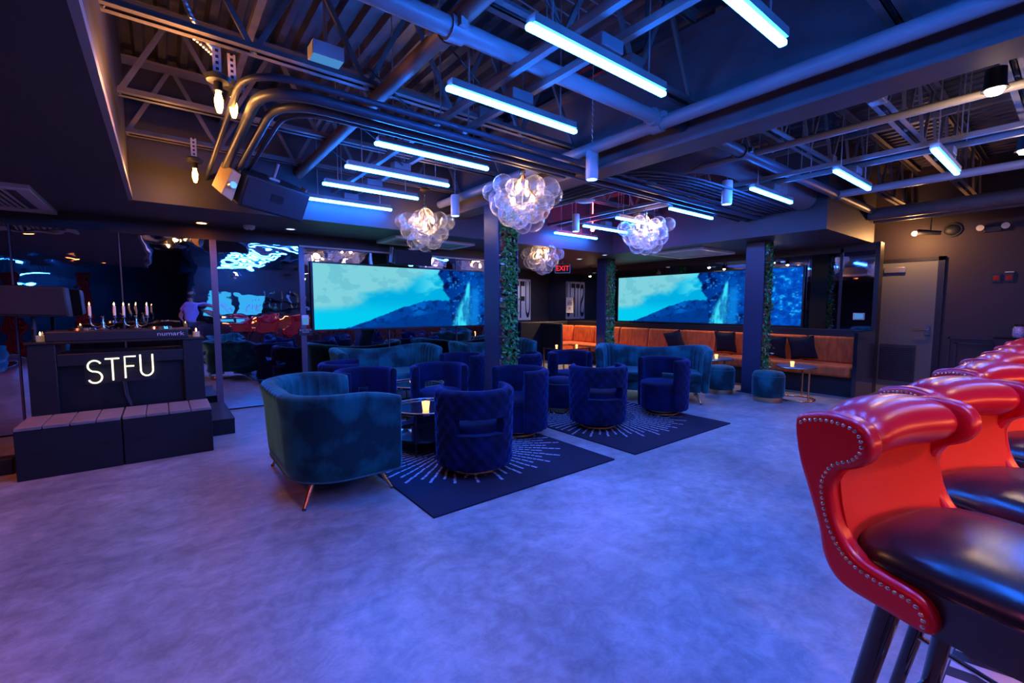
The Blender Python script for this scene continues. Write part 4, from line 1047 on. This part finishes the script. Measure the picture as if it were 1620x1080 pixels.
# ------------------------------------------------------------------ tables
def coffee_table(x, y, label, r_=.36, z=0.0):
    t = thing('round_coffee_table', label, 'coffee table', (x, y, z))
    for nm, zz, rr in (('table_top', .38, r_), ('shelf', .13, r_*.98)):
        b = B(); lathe(b, [(0, zz-.012), (rr-.01, zz-.012), (rr, zz-.006), (rr, zz+.012), (rr-.012, zz+.012), (rr-.014, zz), (0, zz)], seg=48); obj(nm, b, 'table glass', t)
    for k in range(4):
        a = PI/4+k*PI/2; b = B(); tube(b, [(r_*.97*math.cos(a), r_*.97*math.sin(a), 0), (r_*.97*math.cos(a), r_*.97*math.sin(a), .38)], .01, 8); obj('leg', b, 'frame dark', t)
    b = B(); tube(b, [(r_*.97*math.cos(2*PI*k/48), r_*.97*math.sin(2*PI*k/48), .392) for k in range(49)], .006, 6); obj('rim', b, 'galvanised', t)
    return t
coffee_table(1.98, 3.86, 'two tier round black coffee table beside the near loveseat', z=.013)
coffee_table(2.5, 5.18, 'two tier round black coffee table before the back sofa')
coffee_table(4.42, 3.78, 'round black coffee table hidden among chairs of the far rug', .3, z=.013)
def votive(x, y, z, label, s=1.0):
    t = thing('candle_cup', label, 'candle', (x, y, z), 0, 'amber candle cups')
    b = B(); lathe(b, [(0, 0), (.024*s, 0), (.033*s, .07*s), (.03*s, .07*s), (.021*s, .006), (0, .006)], seg=18); obj('glass_cup', b, 'candle glow', t)
    b = B(); lathe(b, [(0, .03*s), (.007*s, .045*s), (.005*s, .06*s), (0, .075*s)], seg=8); obj('flame', b, 'flame', t)
    ld = bpy.data.lights.new('candle_light', 'POINT'); ld.energy = .25; ld.color = (1, .5, .18); ld.shadow_soft_size = .02
    lo = bpy.data.objects.new('candle_light', ld); COL.objects.link(lo); lo.parent = t; lo.location = (0, 0, .12*s)
votive(1.9, 3.74, .393, 'amber candle cup on the round table by the near loveseat', 1.15)
votive(2.38, 5.02, .38, 'amber candle cup on the round table before the back sofa', 1.1)
def c_table(x, y, label, r_=.25, z=.5):
    t = thing('side_table', label, 'side table', (x, y, 0))
    b = B(); lathe(b, [(0, z-.02), (r_-.004, z-.02), (r_, z-.014), (r_, z), (0, z)], seg=40); obj('table_top', b, 'blue lit table', t)
    b = B(); tube(b, [(r_*.98*math.cos(2*PI*k/40), r_*.98*math.sin(2*PI*k/40), z-.02) for k in range(41)], .009, 6); obj('rim', b, 'brass', t)
    for a in (-60, 60):
        q = (r_*.97*math.cos(R(a)), r_*.97*math.sin(R(a))); b = B(); tube(b, [(*q, .012), (*q, z-.02)], .012, 8); obj('leg', b, 'brass', t)
    b = B(); tube(b, [(r_*.97*math.cos(R(a)), r_*.97*math.sin(R(a)), .012) for a in range(-150, 151, 10)], .012, 8); obj('base_ring', b, 'brass', t)
    t.rotation_euler[2] = R(-60); return t
c_table(7.3, 2.56, 'round blue lit side table with brass legs right of the ivy column')
c_table(7.36, 3.78, 'round blue lit side table with brass legs left of the ivy column')
votive(7.25, 2.6, .5, 'small candle cup on the side table right of the ivy column', .85)
votive(7.32, 3.78, .5, 'small candle cup on the side table left of the ivy column', .85)
t = thing('booth_table', 'dark topped table with brass leg before the booth corner', 'table', (6.75, 6.75, 0))
b = B(); box(b, -.4, .4, -.32, .32, .48, .5); obj('table_top', b, 'table glass', t, bevel=.004)
for sx in (-1, 1):
    for sy in (-1, 1):
        b = B(); box(b, sx*.38-.012, sx*.38+.012, sy*.3-.012, sy*.3+.012, 0, .48); obj('leg', b, 'brass', t, smooth=False)
votive(6.55, 6.85, .5, 'small candle cup on the booth table, left one', .8); votive(6.95, 6.65, .5, 'small candle cup on the booth table, right one', .8)
def ottoman(x, y, label, mm='teal velvet', grp='teal round ottomans', z=0):
    t = thing('round_ottoman', label, 'ottoman', (x, y, z), 0, grp)
    b = B(); lathe(b, [(0, .075), (.19, .075), (.205, .09), (.21, .2), (.21, .36), (.2, .4), (.18, .425), (.1, .442), (0, .446)], seg=40); obj('seat', b, mm, t)
    b = B(); lathe(b, [(0, 0), (.188, 0), (.19, .004), (.19, .072), (.186, .076), (0, .076)], seg=40); obj('base_band', b, 'brass', t)
    b = B(); tube(b, [(.208*math.cos(2*PI*k/40), .208*math.sin(2*PI*k/40), .372) for k in range(41)], .004, 6); obj('piping', b, 'teal piping', t)
ottoman(6.86, 2.76, 'round teal velvet ottoman with brass base right of the ivy column')
ottoman(4.02, 4.12, 'round navy velvet ottoman peeking out right of the chair at the leafy column', 'blue velvet', 'navy round ottomans', .013)
ottoman(6.92, 3.5, 'round teal velvet ottoman with brass base at the end of the far sofa')

# ------------------------------------------------------------------ bar stools
SIDE = [(0, 1.05), (.012, .95), (.04, .87), (.072, .78), (.085, .72), (.11, .675), (.15, .652), (.23, .645), (.30, .64), (.322, .655), (.318, .69), (.29, .718),
        (.225, .728), (.175, .738), (.145, .76), (.12, .80), (.105, .85), (.1, .9), (.118, .938), (.155, .96), (.18, .99), (.184, 1.03), (.16, 1.068), (.105, 1.082), (.045, 1.076)]
def spline(P, n=4):
    out = []; m = len(P)
    for i in range(m):
        a, b_, c, d_ = [Vector(P[(i+k) % m]) for k in (-1, 0, 1, 2)]
        for q in range(n):
            f = q/n; out.append(tuple(.5*((2*b_) + (c-a)*f + (2*a-5*b_+4*c-d_)*f*f + (3*b_-a-3*c+d_)*f**3)))
    return out
SIDE2 = spline(SIDE)
def make_stool(label):
    """local: x across, y = forward (toward the bar); back at y = 0"""
    t = thing('bar_stool', label, 'bar stool', (0, 0, 0), 0, 'red bar stools')
    hw = .245
    for sx in (-1, 1):
        b = B(); prism(b, SIDE2, 'x', sx*hw-.03, sx*hw+.03); obj('side_wing', b, 'red leather', t, bevel=.018, seg=4)
        # nailheads along the front edge of the wing
        b = B(); P = [Vector((p[0], p[1])) for p in SIDE2[36:] + [SIDE2[0]]]; c = Vector((.1, .85))
        ed = []
        for i in range(len(P)):
            a_, d_ = P[max(i-1, 0)], P[min(i+1, len(P)-1)]; tn = (d_-a_).normalized(); nn = Vector((-tn.y, tn.x)); ed.append(P[i] + nn*.02)
        pts = []; acc = 0
        for i in range(len(ed)-1):
            L = (ed[i+1]-ed[i]).length; n = max(1, int(L/.003))
            for k in range(n): pts.append(ed[i].lerp(ed[i+1], k/n))
        last = None
        for q in pts:
            if last is None or (q-last).length > .0112:
                bmesh.ops.create_uvsphere(b, u_segments=7, v_segments=5, radius=.0049, matrix=Matrix.Translation((sx*(hw+.030), q.x, q.y)) @ Matrix.Diagonal((.6, 1, 1, 1))); last = q
        obj('nailhead_trim', b, 'nail brass', t, kind='stuff')
    # curved inner back and the puffed top roll
    prof = [(.02, .96), (.05, .88), (.08, .78), (.1, .7), (.135, .68), (.15, .72), (.128, .78), (.11, .85), (.1, .92), (.1, .955)]
    b = B(); rings = []
    for i in range(17):
        u_ = -1+2*i/16; x = u_*(hw-.01); sh = -.045*(1-u_*u_)
        rings.append([b.verts.new((x, y+sh, z)) for (y, z) in prof])
    k = len(prof)
    for i in range(16):
        for j in range(k): b.faces.new((rings[i][j], rings[i+1][j], rings[i+1][(j+1) % k], rings[i][(j+1) % k]))
    b.faces.new(rings[0]); b.faces.new(rings[-1][::-1]); obj('inner_back', b, 'red inner leather', t, ang=60)
    b = B(); rings = []; nn = 24
    for i in range(nn+1):
        u_ = -1+2*i/nn; x = u_*(hw-.028); e = (1-abs(u_)**6)**.5 if abs(u_) < 1 else 0; sc = .35+.65*e; bul = 1+.12*(1-u_*u_); sh = -.03*(1-u_*u_)
        rings.append([b.verts.new((x, .098+sh+.082*sc*bul*math.cos(2*PI*k_/18), 1.018+.012*(1-u_*u_)+.066*sc*bul*math.sin(2*PI*k_/18))) for k_ in range(18)])
    for i in range(nn):
        for j in range(18): b.faces.new((rings[i][j], rings[i+1][j], rings[i+1][(j+1) % 18], rings[i][(j+1) % 18]))
    b.faces.new(rings[0]); b.faces.new(rings[-1][::-1]); obj('top_roll', b, 'red leather', t, ang=80)
    # seat: deep black cushion
    def pl(s, n=48):
        out = []
        for q in range(n):
            a = 2*PI*q/n; ca, sa = math.cos(a), math.sin(a); ex = .55
            out.append((s*.25*math.copysign(abs(ca)**ex, ca), .335 + s*.235*math.copysign(abs(sa)**ex, sa)))
        return out
    b = B(); rings = []
    for s, z in ((.9, .625), (.96, .63), (.985, .65), (.985, .722), (1.0, .732), (1.0, .742), (.985, .756), (.93, .776), (.8, .79), (.5, .8), (.15, .803)):
        rings.append([b.verts.new((p[0], p[1], z)) for p in pl(s)])
    n = len(rings[0])
    for i in range(len(rings)-1):
        for j in range(n): b.faces.new((rings[i][j], rings[i][(j+1) % n], rings[i+1][(j+1) % n], rings[i+1][j]))
    b.faces.new(rings[0][::-1]); b.faces.new(rings[-1]); obj('seat', b, 'black leather', t, ang=50)
    b = B(); o_ = pl(1.005); tube(b, [(p[0], p[1], .736) for p in o_+o_[:1]], .004, 6); obj('piping', b, 'lacquer black', t)
    for sx in (-1, 1):
        for y0, y1 in ((.2, .1), (.47, .56)):
            b = B(); tube(b, [(sx*.17, y0, .64), (sx*.235, y1, .0)], [.026, .019], 12); obj('leg', b, 'lacquer black', t)
    b = B(); c = [(-.217, .13, .22), (.217, .13, .22), (.217, .53, .22), (-.217, .53, .22)]
    for i in range(4): tube(b, [c[i], c[(i+1) % 4]], .009, 8)
    obj('foot_rail', b, 'chrome', t); return t
# near wing tips measured on the floor plan; the row runs along the bar
tips = [(1.34, .47, -14), (2.0, .445, -22), (2.76, .42, -20), (3.4, .41, -16), (4.1, .40, -18), (4.78, .40, -15), (5.45, .40, -15)]
sl = ['nearest red leather bar stool with black seat, lower right corner', 'second red bar stool from the camera, right behind the nearest one', 'third red bar stool from the camera', 'fourth red bar stool from the camera',
      'fifth red bar stool from the camera', 'sixth red bar stool from the camera', 'seventh red bar stool, farthest one in the row']
def stool_pose(tp):
    x, y, a = tp; a = R(a)       # x axis of the stool at angle a, forward toward -y  -> mirror local x
    return Vector((x, y, 0)), a
st0 = None
for tp, l in zip(tips, sl):
    p, a = stool_pose(tp)
    # local +y (forward) must point to (sin a, -cos a): rotation of a+180 deg; the wing on local +x is the near one
    rz = a + PI
    off = Matrix.Rotation(rz, 3, 'Z') @ Vector((.275, 0, 0))
    loc = p - off
    if st0 is None: st0 = make_stool(l); st0.location = loc; st0.rotation_euler[2] = rz
    else: dup(st0, loc, rz, l)

# ------------------------------------------------------------------ bar (mostly outside the frame, seen in the mirrors)
t = thing('bar_counter', 'long dark bar counter before the red stools', 'bar', (0, 0, 0))
b = B(); box(b, 1.2, 9.3, -.95, -.55, 0, 1.0); obj('counter_body', b, 'bar front', t, smooth=False)
b = B(); box(b, 1.1, 9.4, -1.0, -.36, 1.0, 1.05); obj('counter_top', b, 'lacquer black', t, bevel=.008)
b = B(); box(b, 1.2, 9.3, -.42, -.39, .985, .998); obj('light_strip', b, 'bar strip', t, smooth=False)
b = B(); tube(b, [(1.2, -.3, .16), (9.2, -.3, .16)], .022, 12)
for k in range(8): tube(b, [(1.5+k, -.3, .16), (1.5+k, -.3, 0.004)], .014, 10)
obj('foot_rail', b, 'brass', t)
t = thing('bar_return', 'dark end shelf of the bar along the wall under the jars', 'shelf', (9.6, .3, 0))
b = B(); box(b, -.25, .24, -.8, .47, 0, .9); obj('body', b, 'bar front', t, smooth=False)
b = B(); box(b, -.27, .24, -.8, .49, .9, .93); obj('top_board', b, 'lacquer black', t, bevel=.006)
for y, lab in ((.64, 'glass jar of purple sweets, left of the two by the wall'), (.5, 'glass jar of purple sweets, right of the two, cut by the frame edge')):
    t = thing('glass_jar', lab, 'jar', (9.5, y-.08, .93))
    b = B(); lathe(b, [(0, .0), (.05, 0), (.062, .02), (.062, .12), (.045, .15), (0, .15)], seg=20); obj('jar_body', b, 'purple jar', t)
    b = B(); lathe(b, [(0, .15), (.045, .15), (.047, .185), (0, .19)], seg=20); obj('lid', b, 'frame dark', t)
t = thing('foot_rail_post', 'short brass rail post standing on the striped floor behind the nearest stool', 'rail post', (2.42, .19, .004))
b = B(); tube(b, [(0, 0, 0), (0, 0, .2)], .016, 12); lathe(b, [(0, 0), (.03, 0), (.03, .012), (.016, .016), (0, .016)], seg=16); obj('post', b, 'brass', t)
# striped floor mat under the bar edge
t = thing('striped_mat', 'black and white striped floor mat under the bar stools', 'mat', (0, 0, 0))
b = B(); prism(b, [(1.75, .24), (6.8, .24), (6.8, -.5), (1.75, -.5)], 'z', 0, .004); obj('mat_base', b, 'stripe black', t, smooth=False)
for k in range(38):
    x = 1.75 + k*.13
    b = B(); prism(b, [(x, .235), (x+.065, .235), (min(x+.265, 6.8), -.5), (min(x+.2, 6.8), -.5)], 'z', .004, .006); obj('stripe', b, 'stripe white', t, smooth=False)

# back bar on the rear wall (seen only as a reflection)
t = thing('back_bar', 'dark back bar shelving behind the counter, seen only in the mirrors', 'shelf', (0, 0, 0))
b = B(); box(b, .8, 6.2, -2.58, -2.2, 0, .95); obj('cabinet', b, 'bar front', t, smooth=False)
for z in (1.25, 1.55):
    b = B(); box(b, 2.4, 6.2, -2.58, -2.35, z, z+.03); obj('shelf', b, 'lacquer black', t, smooth=False)
rnd = random.Random(2)
b0 = B(); lathe(b0, [(0, 0), (.036, 0), (.038, .01), (.038, .15), (.014, .2), (.014, .26), (0, .26)], seg=12)
bot_me = bpy.data.meshes.new('bottle'); b0.to_mesh(bot_me); b0.free(); smooth_mesh(bot_me)
bots = []
for mm in ('bottle glass', 'bottle amber', 'bottle clear'):
    q = bot_me.copy(); q.materials.append(MATS[mm]); bots.append(q)
bl = {0: ('green', 0), 1: ('amber', 1), 2: ('clear', 2)}
for z in (1.28, 1.58):
    for k in range(14):
        kk = rnd.randrange(3); o = bpy.data.objects.new('bottle', bots[kk]); COL.objects.link(o); o.location = (2.55+k*.26, -2.45, z)
        tag(o, '%s bottle on the back bar %s shelf, seen only in the mirror' % (bl[kk][0], 'lower' if z < 1.4 else 'upper'), 'bottle', '%s bottles on the back bar %s shelf' % (bl[kk][0], 'lower' if z < 1.4 else 'upper'))
for x, lab in ((1.35, 'aqua bar television, first behind the counter, seen in the mirror'), (2.15, 'aqua bar television, second behind the counter, seen in the mirror')):
    t = thing('bar_television', lab, 'television', (x, -2.16, 1.42))
    b = B(); box(b, -.37, .37, -.03, .02, -.34, .34); box(b, -.05, .05, -.4, -.03, -.05, .05); obj('casing', b, 'frame dark', t, smooth=False)
    b = B(); box(b, -.35, .35, .02, .026, -.32, .32); obj('display', b, 'tv aqua', t, smooth=False)
    b = B()
    for q in range(6): box(b, -.1+.07*q, -.07+.07*q, .026, .028, -.2+.05*(q % 3), .05+.06*(q % 2))
    obj('picture_bars', b, 'white plastic', t, smooth=False)
for k, x in enumerate((1.6, 3.4, 5.2, 7.0)):
    t = thing('bar_fill_lamp', 'added warm fill pendant over the counter outside the photo, %s from the camera' % ordn[k], 'pendant lamp', (x, -.75, 2.25))
    b = B(); lathe(b, [(.05, .12), (.06, .12), (.14, 0), (.135, 0), (.05, .11)], seg=24); obj('lamp_shade', b, 'frame dark', t)
    b = B(); sphere(b, (0, 0, .03), .045); obj('light_bulb', b, 'bar fill', t)
    b = B(); tube(b, [(0, 0, .12), (0, 0, ZD-2.25)], .006, 6); obj('cord', b, 'frame dark', t)
    ld = bpy.data.lights.new('bar_fill_beam', 'SPOT'); ld.energy = 24; ld.color = (1, .62, .42); ld.spot_size = R(140); ld.spot_blend = .7; ld.shadow_soft_size = .09  # unseen pendants added to light the stool seats and backs
    lo = bpy.data.objects.new('bar_fill_beam', ld); COL.objects.link(lo); lo.parent = t; lo.location = (0, 0, -.03)
for x, lab in ((-2.9, 'red drape on the rear wall, farther from the bar, seen in the mirror'), (-1.6, 'red drape on the rear wall, nearer the bar, seen in the mirror')):
    b = B(); pr_ = []
    for i in range(25): pr_.append((x-.16+.32*i/24, -2.5+.03*math.sin(i*1.6)))
    prism(b, pr_ + [(q[0], q[1]-.02) for q in pr_[::-1]], 'z', .02, 2.3); tag(obj('red_drape', b, 'red drape'), lab, 'curtain')

# assistant standing beside the camera (outside the frame; the black mirror shows the figure)
pe = thing('person', 'person in lilac t-shirt and dark trousers, reaching out, seen in the mirror', 'person', (.62, -.28, 0), R(-12))
def skin_body(name, verts, edges, radii, m, root=0, sub=1):
    me = bpy.data.meshes.new(name); me.from_pydata(verts, edges, []); o = bpy.data.objects.new(name, me); COL.objects.link(o); o.parent = pe
    me.materials.append(MATS[m])
    md = o.modifiers.new('skin', 'SKIN'); md.use_smooth_shade = True
    sk = me.skin_vertices[0].data if me.skin_vertices else None
    for i, r_ in enumerate(radii):
        rr = r_ if hasattr(r_, '__len__') else (r_, r_); sk[i].radius = rr
    sk[root].use_root = True
    sb = o.modifiers.new('sub', 'SUBSURF'); sb.levels = sub; sb.render_levels = sub
    return o
V_, E_, R_ = [], [], []
def jn(p, r_, par=None):
    V_.append(p); R_.append(r_)
    if par is not None: E_.append((par, len(V_)-1))
    return len(V_)-1
pel = jn((0, 0, .93), (.15, .105)); ab = jn((0, .0, 1.1), (.135, .09), pel); chs = jn((0, .0, 1.3), (.165, .11), ab); shd = jn((0, 0, 1.43), (.12, .075), chs)
nk = jn((0, .01, 1.5), .055, shd); hd0 = jn((0, .025, 1.57), (.07, .08), nk); hd1 = jn((0, .03, 1.66), (.077, .095), hd0); hd2 = jn((0, .02, 1.735), (.06, .07), hd1)
for sx in (-1, 1):
    sh = jn((sx*.17, 0, 1.42), .06, shd)
    if sx > 0: el_ = jn((.34, .1, 1.22), .043, sh); wr = jn((.5, .28, 1.08), .03, el_); pm = jn((.545, .33, 1.06), (.04, .02), wr); d0 = Vector((.6, .72, -.25)).normalized()
    else: el_ = jn((-.24, -.03, 1.15), .043, sh); wr = jn((-.25, .08, .92), .03, el_); pm = jn((-.25, .1, .855), (.02, .04), wr); d0 = Vector((0, .2, -1)).normalized()
    sd = d0.cross(Vector((0, 0, 1)) if sx > 0 else Vector((1, 0, 0))).normalized(); base = Vector(V_[pm])
    for q in range(4):
        off = sd*(.03-.02*q); L = (.07, .08, .075, .06)[q]
        k1 = jn(tuple(base+off+d0*.035), .0095, pm); k2 = jn(tuple(base+off+d0*(.035+L*.5)+Vector((0, 0, -.006))), .0085, k1); jn(tuple(base+off+d0*(.035+L)+Vector((0, 0, -.022))), .007, k2)
    th1 = jn(tuple(base+sd*.045+d0*.0), .011, pm); jn(tuple(base+sd*.06+d0*.04), .009, th1)
    hp = jn((sx*.1, 0, .86), .095, pel); kn = jn((sx*.115, .025, .5), .062, hp); an = jn((sx*.12, -.01, .09), .042, kn); ft = jn((sx*.13, .1, .045), (.045, .035), an); jn((sx*.135, .18, .035), (.04, .028), ft)
skin_body('body', V_, E_, R_, 'skin')
# clothes follow the body
skin_body('shirt', [(0, 0, .9), (0, 0, 1.1), (0, 0, 1.3), (0, 0, 1.43), (-.17, 0, 1.42), (.17, 0, 1.42), (-.225, -.02, 1.24), (.285, .065, 1.29)], [(0, 1), (1, 2), (2, 3), (3, 4), (3, 5), (4, 6), (5, 7)],
          [(.165, .12), (.15, .105), (.178, .125), (.125, .085), .078, .078, .068, .068], 'shirt')
skin_body('trousers', [(0, 0, .95), (-.1, 0, .86), (-.115, .025, .5), (-.12, -.01, .1), (.1, 0, .86), (.115, .025, .5), (.12, -.01, .1)], [(0, 1), (1, 2), (2, 3), (0, 4), (4, 5), (5, 6)],
          [(.158, .115), .108, .078, .062, .108, .078, .062], 'trousers')
b = B(); sphere(b, (0, .0, 1.695), .1, 18, 12, (.86, 1.02, .9))
for v in list(b.verts):
    if v.co.z < 1.66 and v.co.y > -.02: v.co.y = -.02
obj('hair', b, 'hair', pe)
b = B()
for sx in (-1, 1): sphere(b, (sx*.03, .118, 1.655), .009, 8, 6)
obj('eyes', b, 'black tip', pe)
b = B(); sphere(b, (0, .128, 1.625), .013, 8, 6, (.9, 1.2, 1.5)); obj('nose', b, 'skin', pe)
b = B(); sphere(b, (0, .112, 1.588), .02, 8, 6, (1.1, .4, .3)); obj('mouth', b, 'red drape', pe)
b = B()
for sx in (-1, 1): sphere(b, (sx*.083, .02, 1.64), .022, 8, 6, (.4, .8, 1.3))
obj('ears', b, 'skin', pe)
b = B()
for sx in (-1, 1): box(b, sx*.13-.05, sx*.13+.05, -.07, .22, 0, .07)
obj('shoes', b, 'black tip', pe, bevel=.02)
